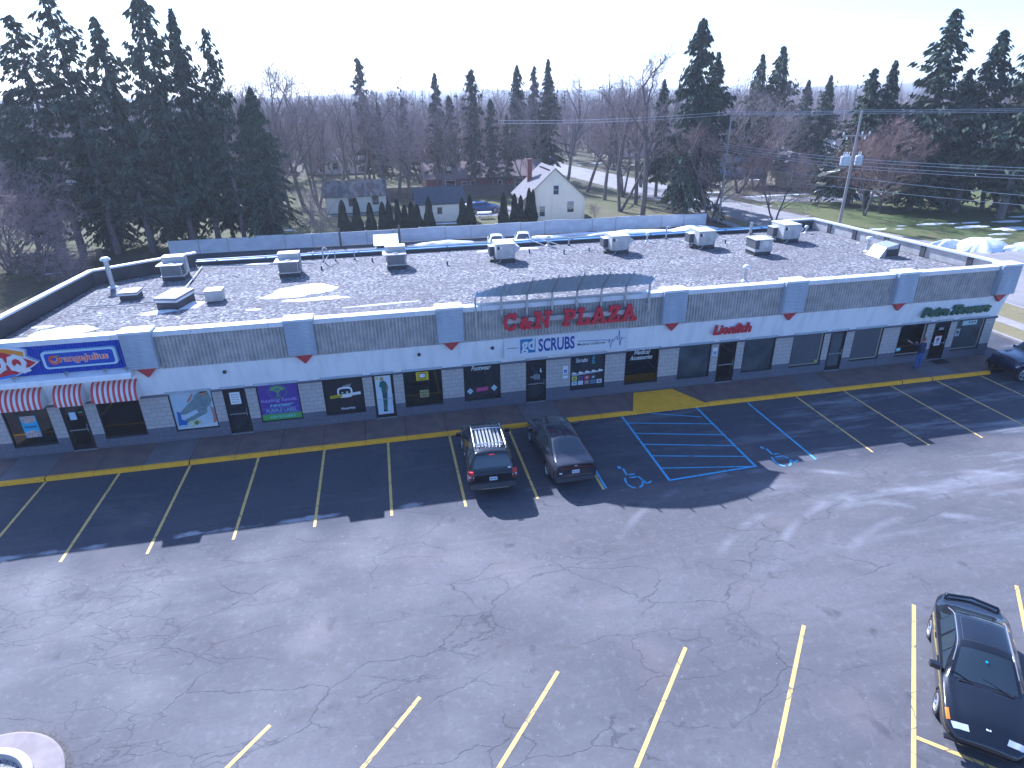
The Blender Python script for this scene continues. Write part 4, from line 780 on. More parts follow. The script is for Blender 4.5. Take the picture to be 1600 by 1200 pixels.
for a in ((-4.5,9.6,1.7,.95,ZR,1,.07),(-3.7,7.7,1.7,.3,ZR,2,.03),(-5.4,8.7,1.2,.5,ZR,14,.05),(-14.6,5.3,1.3,.75,ZR,3,.06),(-15.9,6.3,.5,.2,ZR,4,.03),(-10.9,7.5,1.1,.35,ZR,5,.04,.35),(-9.9,8.2,.5,.7,ZR,6,.03,-.5),(-11.3,11.2,.4,.2,ZR,7,.03),(-.4,5.9,1.9,.10,ZR,8,.03,.06),(-6.7,6.6,.4,.12,ZR,9,.02),(8.0,16.1,2.3,.35,ZR,10,.05),(-8.1,16.3,.9,.2,ZR,15,.04),
  (22,41.3,6.5,.5,0,11,.18),(34.0,40.2,3.2,1.2,0,12,.45),(6.0,41.0,3.6,.7,0,13,.25),(26.8,40.9,5,.8,0,18,.25),(16,40.9,3.5,.5,0,19,.2)): snow(*a)
for a in ((56.3,24.8,3.2,1.7,-.02,21,.95,.2),(59.5,23.0,3.2,1.0,-.02,22,.5,-.3),(65,24.6,4,.4,-.02,23,.25,-.2),(53.8,26.2,2.2,.9,-.02,24,.7)): snow(*a)
for i, (cx, cy, rx, ry) in enumerate(((61,36,1.6,.5),(64,33.5,2.2,.6),(67.5,31.5,2.6,.8),(66,35.5,1.3,.4),(70.5,35,1.8,.6),(72,31,2.2,.8),(75,37,2,.5),(63.5,29.5,1.2,.4),(68.5,28,2.2,.5),(79,33,3,1),(2.5,52.3,1.8,.5),(8.0,52.0,3.0,.35),(-1.2,53,1.5,.4),(.5,55,1.,.3),(13.5,61,1.5,.4),(45,60,3,.6),(57,60.5,5,.6),(49,66,2.5,.5),(52.5,72,3.5,.6),(66,57.2,3,.4),(12,66,2,.5))): snow(cx,cy,rx,ry,-.028,30+i,.07)

# ================================================================== VEHICLES
def cr(P, t):
    n = len(P)-1; i = min(int(t), n-1); f = t-i; p0, p1, p2, p3 = P[max(i-1,0)], P[i], P[i+1], P[min(i+2,n)]
    m1 = (p2-p0)*.5; m2 = (p3-p1)*.5
    # monotone limiting
    d = p2-p1
    m1 = np.where(m1*d <= 0, 0, np.sign(d)*np.minimum(abs(m1), 2.5*abs(d))); m2 = np.where(m2*d <= 0, 0, np.sign(d)*np.minimum(abs(m2), 2.5*abs(d)))
    return (2*f**3-3*f**2+1)*p1+(f**3-2*f**2+f)*m1+(-2*f**3+3*f**2)*p2+(f**3-f**2)*m2
VP = [0,1,2,3,4,5,6,7,8]
class Car:
    """stations: (y, z_low, z_belt, half_belt, z_top, half_top, crown); +y is the front"""
    def __init__(s, st): s.P = np.array(st, float)
    def sec(s, t):
        y, zl, zb, wb, zt, wt, cw = cr(s.P, t); zm = zl+(zb-zl)*.5
        c = [(0,zl),(wb*.80,zl),(wb*.965,zl+.09),(wb*1.0,zm),(wb*.985,zb-.06),(wb*.955,zb),(wt+(wb*.955-wt)*.06,zb+(zt-zb)*.93),(wt*.88,zt+.0),(wt*.5,zt+cw*.75),(0,zt+cw)]
        return y, c
    def S(s, t, v):
        y, c = s.sec(t); n = len(c)-1; side = 1
        if v > n: v = 2*n-v; side = -1
        i = min(int(v), n-1); f = v-i; C = np.array(c)
        if i in (5,): q = C[i]*(1-f)+C[i+1]*f
        else: q = cr(C, v)
        return Vector((side*q[0], y, q[1]))
    def nrm(s, t, v):
        e = .01; tt = min(max(t, e), len(s.P)-1-e); a = s.S(tt+e, v)-s.S(tt-e, v); b = s.S(tt, min(v+e, 17.99))-s.S(tt, max(v-e,.01)); n = b.cross(a)
        if n.length < 1e-9: return Vector((0,0,1))
        n.normalize(); return n
    def body(s, mt, nt=6):
        T = [i/nt for i in range((len(s.P)-1)*nt+1)]; V = [i/3 for i in range(0, 55)]; V = V[:-1]; n = len(V); mb = MB(); vs = [s.S(t, v) for t in T for v in V]
        fs = [(i*n+k,i*n+(k+1)%n,(i+1)*n+(k+1)%n,(i+1)*n+k) for i in range(len(T)-1) for k in range(n)]
        fs += [tuple(range(n)), tuple(range((len(T)-1)*n, len(T)*n))[::-1]]; mb.add(vs, fs, mt); return mb
    def patch(s, t0, t1, v0, v1, mt, off=.006, nt=10, nv=10, taper=None, shear=0.):
        mb = MB(); vs = []
        for i in range(nt+1):
            t = t0+(t1-t0)*i/nt
            a, b = (v0, v1) if taper is None else (v0+taper(i/nt)[0], v1-taper(i/nt)[1])
            for j in range(nv+1):
                v = a+(b-a)*j/nv; p = s.S(t+shear*j/nv, v); n = s.nrm(t+shear*j/nv, v); c = Vector((0, p.y, .35))
                if n.dot(p-c) < 0: n = -n
                vs.append(p+n*off)
        mb.add(vs, [(i*(nv+1)+j,i*(nv+1)+j+1,(i+1)*(nv+1)+j+1,(i+1)*(nv+1)+j) for i in range(nt) for j in range(nv)], mt); return mb
def smooth_angle(o, a=35):
    for p in o.data.polygons: p.use_smooth = True
    try: o.data.set_sharp_from_angle(angle=R(a))
    except Exception: pass
def wheels(root, ys, hw, r, rimm, body=None, wth=.21, spokes=5):
    tyre = mat('tyre_rubber', (.018,.018,.02), .8)
    for y in ys:
        for sx in (-1, 1):
            xo = sx*hw; w0, w1 = (xo-sx*wth, xo); mb = MB()
            mb.lathe([(r*.60,w0),(r*.93,w0),(r,w0+sx*.03),(r,w1-sx*.03),(r*.93,w1),(r*.69,w1-sx*.01),(r*.66,w1-sx*.03)],(0,y,r),tyre,28,'x'); o = lpart('wheel', mb, root, True)
            m2 = MB(); m2.lathe([(r*.62,w1-sx*.012),(r*.56,w1-sx*.05),(r*.55,w1-sx*.10),(0,w1-sx*.11)],(0,y,r),mat('rim_shadow',(.03,.03,.035),.6),24,'x')
            m2.lathe([(r*.70,w1-sx*.006),(r*.62,w1+sx*.004),(r*.58,w1-sx*.02)],(0,y,r),rimm,24,'x'); m2.lathe([(r*.16,w1-sx*.06),(r*.14,w1-sx*.015),(0,w1-sx*.012)],(0,y,r),rimm,12,'x')
            for k in range(spokes):
                a = 2*math.pi*k/spokes; ca, sa = math.cos(a), math.sin(a); hw_ = r*.085
                q = [(w1-sx*.02, r*.1, -hw_*1.2),(w1-sx*.02, r*.1, hw_*1.2),(w1-sx*.015, r*.58, hw_),(w1-sx*.015, r*.58, -hw_)]
                q2 = [(x-sx*.03,u,v) for x,u,v in q]; vs = [(x, y+u*ca-v*sa, r+u*sa+v*ca) for x,u,v in q+q2]
                m2.add(vs, [(0,1,2,3),(0,4,5,1),(1,5,6,2),(2,6,7,3),(3,7,4,0)], rimm)
            lp = m2.build('rim'); lp.parent = o
def carve(o, ys, hw, r):
    objs = []
    for y in ys:
        for sx in (-1,1):
            mb = MB(); mb.lathe([(0,-.5),(r,-.5),(r,.5),(0,.5)],(0,0,0),M_DARK,32,'x'); me = mb.build('cutter')
            bm = bmesh.new(); bm.from_mesh(me.data); bmesh.ops.remove_doubles(bm, verts=bm.verts, dist=1e-4); bmesh.ops.recalc_face_normals(bm, faces=bm.faces); bm.to_mesh(me.data); bm.free()
            me.location = (sx*(hw+.22), y, r-.06); m = o.modifiers.new('b','BOOLEAN'); m.operation = 'DIFFERENCE'; m.solver = 'EXACT'; m.object = me; objs.append(me)
    dg = bpy.context.evaluated_depsgraph_get(); dg.update(); me2 = bpy.data.meshes.new_from_object(o.evaluated_get(dg)); 
    if len(me2.polygons) > 100: o.modifiers.clear(); o.data = me2
    else: o.modifiers.clear()
    for c in objs: bpy.data.objects.remove(c)
def build_car(name, loc, rz, label, cat, st, paint_, ws, rwn, sides, wy, wr, hw, rimm, tail, heads, plate=None, belt_trim=None, extras=None):
    t = empty(name, loc, label, cat, rz=rz); C = Car(st); o = C.body(paint_).build('body', None, True)
    bm = bmesh.new(); bm.from_mesh(o.data); bmesh.ops.remove_doubles(bm, verts=bm.verts, dist=1e-5); bmesh.ops.recalc_face_normals(bm, faces=bm.faces); bm.to_mesh(o.data); bm.free()
    carve(o, wy, hw, wr+.055); smooth_angle(o); o.parent = t
    lpart('windscreen', C.patch(*ws[:4], M_CG, .006, 12, 14, ws[4] if len(ws) > 4 else None), t, True)
    lpart('rear_window', C.patch(*rwn[:4], M_CG, .006, 12, 14, rwn[4] if len(rwn) > 4 else None), t, True)
    for (a, b, v0, v1, tp) in sides:
        for fl in (False, True):
            A, B = (v0, v1) if not fl else (18-v1, 18-v0)
            tt = tp if (tp is None or not fl) else (lambda f, tp=tp: (tp(f)[1], tp(f)[0]))
            lpart('side_window', C.patch(a, b, A, B, M_CG, .006, 8, 4, tt), t, True)
    for (a, b, v0, v1, mt, nm) in tail+heads:
        for fl in (False, True):
            A, B = (v0, v1) if not fl else (18-v1, 18-v0); lpart(nm, C.patch(a, b, A, B, mt, .012, 5, 5), t, True)
    wheels(t, wy, hw, wr, rimm)
    return t, C
M_CG = mat('car_glass', (.030,.042,.052), .03, spec=.9)
M_BLK = mat('black_car_paint', (.010,.011,.014), .16, coat=1.); M_GRYP = mat('graphite_car_paint', (.035,.034,.042), .2, coat=1.); M_NAVY = mat('navy_car_paint', (.008,.014,.045), .2, coat=1.)
M_WCAR = mat('white_car_paint', (.75,.76,.78), .3, coat=.6); M_BCAR = mat('blue_car_paint', (.02,.08,.26), .25, coat=1.)
M_RIM = mat('alloy_rim', (.55,.56,.58), .3, metal=.7); M_TAIL = mat('tail_lamp', (.50,.015,.02), .2, coat=1.); M_TAILD = mat('tail_lamp_dark', (.10,.008,.015), .2, coat=1.)
M_LAMP = mat('head_lamp', (.55,.58,.60), .12, coat=1.); M_AMB = mat('amber_lamp', (.75,.22,.01), .25, coat=1.); M_PLATE = mat('licence_plate', (.60,.65,.72), .4)
def plate(t, y, z, txt, face=-1, w_=.30, tilt=0):
    mb = MB(); mb.box(-w_/2,w_/2,-.01,.0,-.075,.075,M_PLATE); o = lpart('licence_plate', mb, t); o.location = (0,y,z)
    m2 = MB(); vs, fs = text_geo(txt, 0, .02); ax = min(v[0] for v in vs); bx = max(v[0] for v in vs); az = min(v[1] for v in vs); bz = max(v[1] for v in vs)
    m2.add([((v[0]-ax)/(bx-ax)*w_*.8-w_*.4, -.014, (v[1]-az)/(bz-az)*.07-.035) for v in vs], fs, mat('plate_blue',(.02,.05,.25),.5)); p = m2.build('plate_text'); p.parent = o
    if tilt: o.rotation_euler = (tilt,0,0)
def mirrors(t, x, y, z, mt, s=1.):
    for sx in (-1,1):
        mb = MB(); mb.prism([(sx*x,y-.03),(sx*x,y+.09),(sx*(x+.20*s),y+.05),(sx*(x+.22*s),y-.05),(sx*(x+.05),y-.07)], z-.07, z+.07, mt); lpart('mirror', mb, t)
def handles(t, x, ys, z, mt):
    for sx in (-1,1):
        for y in ys: mb = MB(); mb.box(sx*x-.012,sx*x+.012,y-.09,y+.09,z-.014,z+.014,mt); lpart('door_handle', mb, t)
# --- boxy sport utility seen from behind
SUV = [(-2.18,.42,.70,.70,.86,.66,.01),(-2.22,.30,.80,.84,.96,.80,.01),(-2.14,.30,.98,.90,1.02,.82,.01),(-2.05,.30,1.02,.91,1.12,.80,.02),(-1.82,.28,1.03,.915,1.60,.66,.02),(-1.66,.28,1.03,.915,1.68,.635,.04),(-.9,.27,1.03,.92,1.72,.62,.045),(.1,.27,1.02,.92,1.70,.62,.045),(.55,.27,1.01,.92,1.62,.63,.04),(1.18,.28,.99,.915,1.08,.74,.03),(1.35,.28,.97,.91,1.03,.74,.03),(1.9,.30,.92,.88,.95,.72,.04),(2.12,.32,.78,.80,.84,.64,.02),(2.20,.38,.62,.66,.70,.5,.01)]
suv, C = build_car('parked_suv', (3.24,-2.82,0), R(-2.2), 'black boxy sport utility vehicle with chrome roof rack parked at the yellow kerb', 'car', SUV, M_BLK,
  (8.12,8.9,7.05,10.95), (3.12,3.95,6.9,11.1), [(4.3,5.55,5.15,5.92,None),(5.65,6.6,5.15,5.92,None),(6.7,7.9,5.15,5.92,None),(8.0,8.55,5.12,5.80,lambda f:(0,.45*f))], (1.38,-1.22), .345, .90, M_RIM,
  [], [(12.0,12.6,4.2,5.0,M_LAMP,'headlight')])
for sx in (-1,1):
    mb = MB(); mb.prism([(sx*.915,-2.16),(sx*.74,-2.22),(sx*.74,-2.1),(sx*.925,-2.05)], .74, 1.10, M_TAIL); mb.prism([(sx*.918,-2.164),(sx*.735,-2.225),(sx*.735,-2.1),(sx*.925,-2.05)], .86, .92, M_LAMP); lpart('taillight', mb, suv)
    rr = MB(); rr.tube([(sx*.60,-1.60,1.70),(sx*.60,-1.45,1.80),(sx*.59,-.6,1.84),(sx*.59,.2,1.80),(sx*.60,.35,1.72)],.024,M_RIM,8); lpart('roof_rail', rr, suv)
rk = MB()
for y in (-1.30,-.10): rk.tube([(-.6,y,1.79),(0,y,1.82),(.6,y,1.79)],.022,M_RIM,8)
lpart('rack_bar', rk, suv); rk = MB()
for i in range(7): x = -.42+.14*i; rk.box(x-.035,x+.035,-1.45,-.05,1.745,1.772,M_RIM)
lpart('roof_rib', rk, suv); plate(suv,-2.235,.80,'DKR 4821')
rk = MB(); rk.box(-.86,.86,-2.30,-2.16,.42,.62,mat('bumper_grey',(.06,.06,.075),.45)); lpart('rear_bumper', rk, suv); rk = MB(); rk.box(-.10,.10,-1.90,-1.86,1.62,1.65,M_TAIL); lpart('brake_light', rk, suv)
rk = MB(); rk.box(.58,.70,-2.13,-2.10,1.13,1.19,M_TXW); lpart('bumper_sticker', rk, suv); mirrors(suv,.93,.95,1.05,M_BLK); handles(suv,.925,(-.35,.55),.86,M_RIM)
# --- fastback sedan seen from behind
SED = [(-2.30,.42,.62,.62,.80,.60,.01),(-2.36,.30,.80,.80,1.00,.70,.02),(-2.28,.26,.90,.88,1.05,.74,.02),(-1.95,.24,.94,.91,1.10,.70,.03),(-1.80,.22,.95,.915,1.14,.66,.03),(-1.0,.20,.95,.92,1.38,.56,.05),(-.65,.20,.95,.92,1.42,.55,.055),(.15,.20,.94,.92,1.43,.56,.055),(.42,.20,.93,.92,1.38,.58,.05),(1.12,.22,.90,.91,1.00,.72,.03),(1.35,.22,.88,.905,.95,.74,.03),(1.95,.24,.80,.87,.84,.70,.05),(2.25,.26,.66,.78,.70,.60,.03),(2.36,.34,.52,.60,.56,.46,.01)]
sed, C = build_car('parked_sedan', (6.34,-2.78,0), R(1.0), 'dark graphite sedan with glass roof parked at the kerb beside the black sport utility', 'car', SED, M_GRYP,
  (8.1,8.92,7.05,10.95), (4.12,5.0,6.95,11.05), [(5.0,6.3,5.2,5.9,lambda f:(0,.5*(1-f))),(6.4,7.6,5.15,5.92,None),(7.7,8.6,5.12,5.85,lambda f:(0,.5*f))], (1.42,-1.40), .335, .90, M_RIM,
  [(.95,1.5,3.6,4.9,M_TAILD,'taillight')], [(11.3,12.1,4.5,5.2,M_LAMP,'headlight')])
lpart('glass_roof', C.patch(5.8,7.85,7.0,11.0,M_CG,.006,8,8), sed, True)
rk = MB(); rk.box(-.62,.62,-2.375,-2.34,.86,.90,M_TAILD); lpart('light_bar', rk, sed); rk = MB(); rk.tube([(0,-.86,1.43),(0,-.93,1.52)],.02,M_DARK,6); lpart('antenna', rk, sed)
plate(sed,-2.38,.72,'EHC 7790'); rk = MB(); rk.box(-.66,-.55,-2.385,-2.36,.66,.71,M_TXW); rk.box(-.06,.06,-2.385,-2.36,.95,.99,M_RIM); lpart('badge', rk, sed); mirrors(sed,.93,.82,.98,M_GRYP); handles(sed,.925,(-.45,.35),.80,M_GRYP)
rk = MB(); rk.box(-.75,.75,-2.37,-2.30,.26,.44,MATS['bumper_grey']); lpart('rear_diffuser', rk, sed)
# --- rounded older sedan near the camera, facing it
OLD = [(-2.26,.44,.66,.42,.86,.42,.01),(-2.30,.32,.80,.60,.94,.52,.02),(-2.18,.28,.88,.74,.98,.62,.025),(-1.88,.24,.92,.84,1.00,.67,.03),(-1.62,.22,.93,.875,1.03,.66,.03),(-1.05,.20,.93,.885,1.33,.56,.04),(-.8,.20,.93,.89,1.37,.54,.05),(-.05,.20,.92,.89,1.385,.55,.055),(.20,.20,.91,.89,1.35,.57,.05),(.98,.20,.88,.885,.96,.73,.03),(1.15,.20,.87,.88,.93,.73,.04),(1.80,.22,.76,.85,.80,.66,.06),(2.12,.24,.62,.78,.66,.58,.04),(2.32,.28,.50,.62,.54,.46,.02),(2.36,.34,.44,.5,.47,.4,.0)]
old, C = build_car('parked_car', (13.68,-16.02,0), R(140), 'shiny black rounded older sedan parked in the near angled stall with amber corner lamps', 'car', OLD, M_BLK,
  (8.08,8.97,6.95,11.05), (4.12,5.0,6.9,11.1), [(4.55,5.35,5.25,5.85,lambda f:(0,.55*(1-f))),(5.45,6.55,5.15,5.93,None),(6.65,8.0,5.12,5.93,lambda f:(0,.15*f)),(8.05,8.7,5.12,5.8,lambda f:(0,.5*f))], (1.32,-1.33), .315, .885, M_RIM,
  [(.8,1.7,4.2,5.1,M_TAIL,'taillight')], [(11.05,11.75,4.7,5.35,M_AMB,'corner_lamp')])
for fl in (0,1): lpart('headlight', C.patch(71/6,74/6,16/3,23/3,M_LAMP,.012,3,7) if not fl else C.patch(71/6,74/6,31/3,38/3,M_LAMP,.012,3,7), old, True)
for sg in (1,-1): rk = MB(); rk.tube([C.S(t_/4, 6.02 if sg > 0 else 11.98)+Vector((sg*.006,0,.008)) for t_ in range(18,35)],.013,M_RIM,5); lpart('drip_rail', rk, old)
lpart('sunroof', C.patch(5.9,7.2,7.1,10.9,mat('sunroof_seam',(.10,.11,.13),.3),.003,8,8), old, True); lpart('sunroof_panel', C.patch(5.93,7.17,7.14,10.86,M_BLK,.006,8,8), old, True)
rk = MB()
rk.tube([(-.62,-2.0,1.02),(-.58,-2.04,1.07),(0,-2.16,1.09),(.58,-2.04,1.07),(.62,-2.0,1.02)],.04,M_BLK,8); lpart('spoiler', rk, old, True)
rk = MB()
for x0 in (-.45,.25): rk.tube([(x0,1.03,.985),(x0+.30,.90,1.03),(x0+.52,.84,1.06)],.012,M_DARK,5)
lpart('wiper', rk, old); rk = MB(); rk.box(-.55,.55,.97,1.05,.955,.985,M_DARK); lpart('cowl_vent', rk, old)
rk = MB(); rk.tube([(-.25,-1.0,1.41),(-.25,-1.08,1.47)],.015,M_DARK,6); lpart('antenna', rk, old)
rk = MB(); rk.box(-.045,.045,2.0,2.09,.742,.75,M_PLATE); rk.add([(x,y,.7535) for x,y in ((-.03,2.015),(.03,2.015),(.03,2.03),(-.005,2.075),(-.03,2.075),(-.03,2.06),(.005,2.03))], [tuple(range(7))], M_DARK); b_ = lpart('hood_badge', rk, old); b_.rotation_euler = (R(0),0,0); b_.location = (0,0,.0)
rk = MB(); rk.lathe([(0,.0),(.03,.0)],(0,0,0),mat('air_freshener',(.02,.42,.55),.5),8); q_ = lpart('window_tag', rk, old); q_.location = C.S(8.35,9)+Vector((0,.02,.025)); q_.rotation_euler = (R(-28),0,0)
mirrors(old,.90,.72,.93,M_BLK,1.05); handles(old,.895,(-.55,.30),.78,M_BLK)
rk = MB(); rk.box(-.80,.80,2.24,2.375,.36,.40,M_DARK); lpart('bumper_strip', rk, old)
# --- pickup cut by the right edge of the photo
TRK = [(-2.7,.55,1.0,.82,1.05,.8,.01),(-2.6,.5,1.06,.90,1.10,.84,.01),(-1.0,.5,1.10,.93,1.13,.85,.01),(-.75,.5,1.12,.93,1.20,.80,.02),(-.6,.5,1.12,.93,1.78,.68,.03),(-.3,.5,1.12,.93,1.85,.66,.04),(.55,.5,1.12,.93,1.84,.66,.04),(.75,.5,1.12,.93,1.76,.68,.04),(1.30,.5,1.10,.92,1.26,.76,.03),(1.45,.5,1.08,.92,1.20,.80,.03),(2.15,.5,1.04,.90,1.12,.78,.05),(2.45,.52,.94,.86,1.02,.7,.03),(2.55,.56,.80,.78,.86,.6,.01)]
trk, C = build_car('pickup_truck', (33.95,-.42,0), R(87), 'dark navy pickup truck with silver wheels at the right end of the yellow kerb', 'truck', TRK, M_NAVY,
  (7.1,7.95,7.0,11.0), (3.1,3.9,7.0,11.0), [(4.2,5.5,5.15,5.9,None),(5.6,7.4,5.15,5.9,lambda f:(0,.3*f))], (2.05,-1.75), .42, .92, M_RIM, [(.3,1.0,3.6,4.8,M_TAIL,'taillight')], [(11.0,11.7,4.3,5.0,M_LAMP,'headlight')])
rk = MB(); rk.box(-.88,.88,2.44,2.60,.50,.66,M_DARK); lpart('front_bumper', rk, trk)
for y in (2.05,-1.75):
    for sx in (-1,1): rk = MB(); rk.tube([(sx*.93,y+.50*math.cos(a),.36+.50*math.sin(a)) for a in [i*math.pi/10 for i in range(11)]],.035,M_DARK,6); lpart('wheel_flare', rk, trk)
mirrors(trk,.94,.9,1.2,M_NAVY)
# --- background cars
def small_car(name, loc, rz, label, paint_, wagon=False):
    st = [list(q) for q in OLD]
    if wagon: st[4][4] = 1.30; st[4][5] = .60; st[3][4] = 1.08; st[5][4] = 1.40; st[5][5] = .56
    return build_car(name, loc, rz, label, 'car', st, paint_, (8.08,8.97,6.95,11.05), ((3.15,4.0,6.9,11.1) if wagon else (4.12,5.0,6.9,11.1)), [(4.4,5.4,5.25,5.85,None),(5.45,6.55,5.15,5.93,None),(6.65,8.0,5.12,5.93,None)], (1.32,-1.33), .315, .885, M_RIM, [(.8,1.7,4.2,5.1,M_TAIL,'taillight')], [(11.35,12.25,5.35,6.9,M_LAMP,'headlight')])
small_car('parked_car', (10.9,36.5,0), R(172), 'white car behind the roof edge, left of the pair by the pale fence', M_WCAR)
small_car('parked_car', (13.7,36.9,0), R(168), 'white rounded car behind the roof edge, right of the pair by the pale fence', M_WCAR)
small_car('parked_wagon', (13.2,58.6,-.02), R(-84), 'blue estate wagon parked on the drive between shed and cream house', M_BCAR, True)
small_car('parked_car', (64.5,58.0,-.02), R(60), 'dark car parked beyond the utility pole with light on its glass', M_GRYP)
for i, (x, y, p_, lb) in enumerate(((37.5,118,M_GRYP,'small dark car far up the side street'),(31,113,M_WCAR,'small white car far off between the bare trees'),(27,97,M_BCAR,'teal blue car roof beyond the brick house'),(99,66,M_WCAR,'white car beyond the trees at the far right'),(88,70,M_WCAR,'white van like car glimpsed behind the right hand spruces'),(-40,24,M_WCAR,'snow dusted car at the left edge behind the pink grey bush'))): small_car('parked_car', (x,y,-.02), R(70+25*i), lb, p_)
#@@NEXT
# ================================================================== PERSON
def skin(name, verts, edges, rad, root=0, sub_=2, parent=None, mats=None, pick=None):
    me = bpy.data.meshes.new(name); me.from_pydata(verts, edges, []); o = bpy.data.objects.new(name, me); col.objects.link(o)
    o.modifiers.new('s','SKIN'); 
    for i, v in enumerate(me.skin_vertices[0].data): r = rad[i]; v.radius = r if isinstance(r, tuple) else (r, r); v.use_root = (i == root)
    m = o.modifiers.new('d','SUBSURF'); m.levels = sub_; m.render_levels = sub_
    dg = bpy.context.evaluated_depsgraph_get(); dg.update(); me2 = bpy.data.meshes.new_from_object(o.evaluated_get(dg)); o.modifiers.clear(); o.data = me2
    if mats:
        me2.materials.clear()
        for mt in mats: me2.materials.append(mt)
        for p in me2.polygons: p.material_index = pick(p.center)
    for p in me2.polygons: p.use_smooth = True
    if parent: o.parent = parent
    return o
pr = empty('person', (27.75,1.30,.14), 'person in navy top and blue jeans facing the flower shop window with one arm raised', 'person', rz=R(8))
V, E, Rr = [], [], []
def jt(x, y, z, r, p=None):
    V.append((x,y,z)); Rr.append(r)
    if p is not None: E.append((p, len(V)-1))
    return len(V)-1
pel = jt(0,0,.96,(.165,.125)); wst = jt(0,.01,1.10,(.165,.12),pel); ch = jt(0,.02,1.32,(.195,.135),wst); nb_ = jt(0,.02,1.47,(.10,.085),ch); nk = jt(0,.03,1.54,.058,nb_); hd = jt(0,.05,1.64,(.078,.09),nk); jt(0,.05,1.73,(.075,.088),hd)
for sx in (-1,1):
    h = jt(sx*.10,0,.86,.105,pel); k = jt(sx*.125,.02,.49,.068,h); an = jt(sx*.14,-.01,.09,.045,k); jt(sx*.15,.14,.035,(.042,.032),an)
s1 = jt(-.19,.03,1.43,.075,ch); e1 = jt(-.38,.16,1.40,.052,s1); w1 = jt(-.58,.30,1.52,.034,e1); h1 = jt(-.66,.35,1.57,(.040,.02),w1)
s2 = jt(.19,.03,1.42,.075,ch); e2 = jt(.26,.14,1.18,.052,s2); w2 = jt(.10,.34,1.30,.034,e2); h2 = jt(.05,.40,1.35,(.040,.02),w2)
for hh, dx_, sp in ((h1,(-.075,.04,.045),(.0,.012,.02)),(h2,(-.045,.06,.05),(.015,.0,.02))):
    b = V[hh]
    for j, L_ in enumerate((.8,1.,.95,.75)):
        o_ = (j-1.5); p1 = jt(b[0]+dx_[0]*.6*L_+sp[0]*o_, b[1]+dx_[1]*.6*L_+sp[1]*o_, b[2]+dx_[2]*.6*L_+sp[2]*o_*.9, .011, hh); q = V[p1]; jt(q[0]+dx_[0]*.5*L_, q[1]+dx_[1]*.5*L_+.01, q[2]+dx_[2]*.3*L_, .009, p1)
    jt(b[0]+.02, b[1]+.03, b[2]+.05, .012, hh)
M_JEAN = mat('blue_jeans',(.035,.09,.30),.85,(.05,.12,.36),8); M_HOOD = mat('navy_top',(.012,.018,.065),.85,(.02,.025,.08),6); M_SKIN = mat('skin',(.52,.27,.21),.5); M_SHOE = mat('dark_shoe',(.03,.025,.03),.6)
def pick(c):
    if c.z < .075: return 3
    if c.z < .93: return 0
    if c.z > 1.525 and abs(c.x) < .13: return 2
    if c.x < -.54 or (c.y > .31 and c.x < .16 and c.z > 1.2): return 2
    return 1
skin('body', V, E, Rr, 0, 2, pr, [M_JEAN, M_HOOD, M_SKIN, M_SHOE], pick)
hb = MB(); hb.lathe([(0,.135),(.05,.125),(.082,.08),(.094,.02),(.090,-.04),(.075,-.075)],(0,.03,1.68),mat('short_ginger_hair',(.22,.09,.05),.9),16); lpart('hair', hb, pr, True)
for sx in (-1,1): eb = MB(); eb.lathe([(0,-.012),(.022,-.008),(.03,.006),(.0,.012)],(sx*.088,.05,1.655),M_SKIN,10,'x'); lpart('ear', eb, pr, True)
eb = MB(); eb.box(-.10,.10,.005+.02,.13,.94,.975,M_DARK); lpart('belt', eb, pr)

# ================================================================== PLANTER AT THE BOTTOM LEFT CORNER
t = empty('round_planter', (-10.15,-14.15,0), 'round concrete island with white inner ring filled with gravel', 'planter')
b = MB(); b.lathe([(1.86,0),(1.84,.13),(1.78,.16),(1.25,.18),(1.22,.10)],(0,0,0),mat('planter_concrete',(.30,.25,.235),.85,(.23,.19,.18),2.5,bump=.2,bscale=20),56); lpart('outer_ring', b, t)
b = MB(); b.lathe([(1.3,.17),(1.29,.34),(1.12,.36),(1.08,.22)],(0,0,0),mat('worn_white_rim',(.48,.46,.45),.8,(.38,.36,.35),4),48); lpart('inner_ring', b, t)
b = MB(); b.lathe([(1.12,.22),(0,.24)],(0,0,0),mat('river_gravel',(.12,.11,.11),.9,(.42,.40,.38),18,2,lo=.45,hi=.55),40); lpart('gravel_fill', b, t)
b = MB(); b.tube([(0,0,.2),(0,0,.9)],.16,M_PAVE,20); lpart('lamp_base', b, t)
b = MB(); b.lathe([(1.98,.004),(1.93,.02),(1.80,.02)],(-10.15,-14.15,0),mat('dark_gravel_edge',(.07,.065,.065),.95,(.12,.11,.10),12),56); tag(b.build('gravel_margin'), kind='stuff')

# ================================================================== FENCE, SHEDS AND HOUSES BEHIND
M_FEN = mat('pale_fence',(.66,.68,.70),.7,(.54,.56,.59),.9,stretch=(1,1,2)); M_FEN2 = mat('brown_fence',(.075,.068,.075),.85,(.10,.09,.09),2,stretch=(3,3,.5))
f = empty('panel_fence', (8,42.5,0), 'long pale panel fence behind the shopping strip', 'fence')
L_ = 57.6/21
for i in range(21):
    x = -21+L_*i; h = 1.42+rnd.uniform(-.05,.05)-(.12 if i > 18 else 0); mb = MB(); mb.box(x+.04,x+L_-.04,42.47,42.53,.02,h,M_FEN)
    mb.box(x+.04,x+L_-.04,42.45,42.47,h-.10,h-.04,M_FEN); part('panel', mb, f); mb = MB(); mb.box(x-.045,x+.045,42.42,42.56,0,h+.05,MATS['galvanised_metal'] if i % 3 else M_FEN); part('post', mb, f)
mb = MB(); mb.box(36.56,36.65,42.42,42.56,0,1.3,M_FEN); part('post', mb, f)
f = empty('board_fence', (9,73,0), 'dark brown board fence in front of the brick house', 'fence')
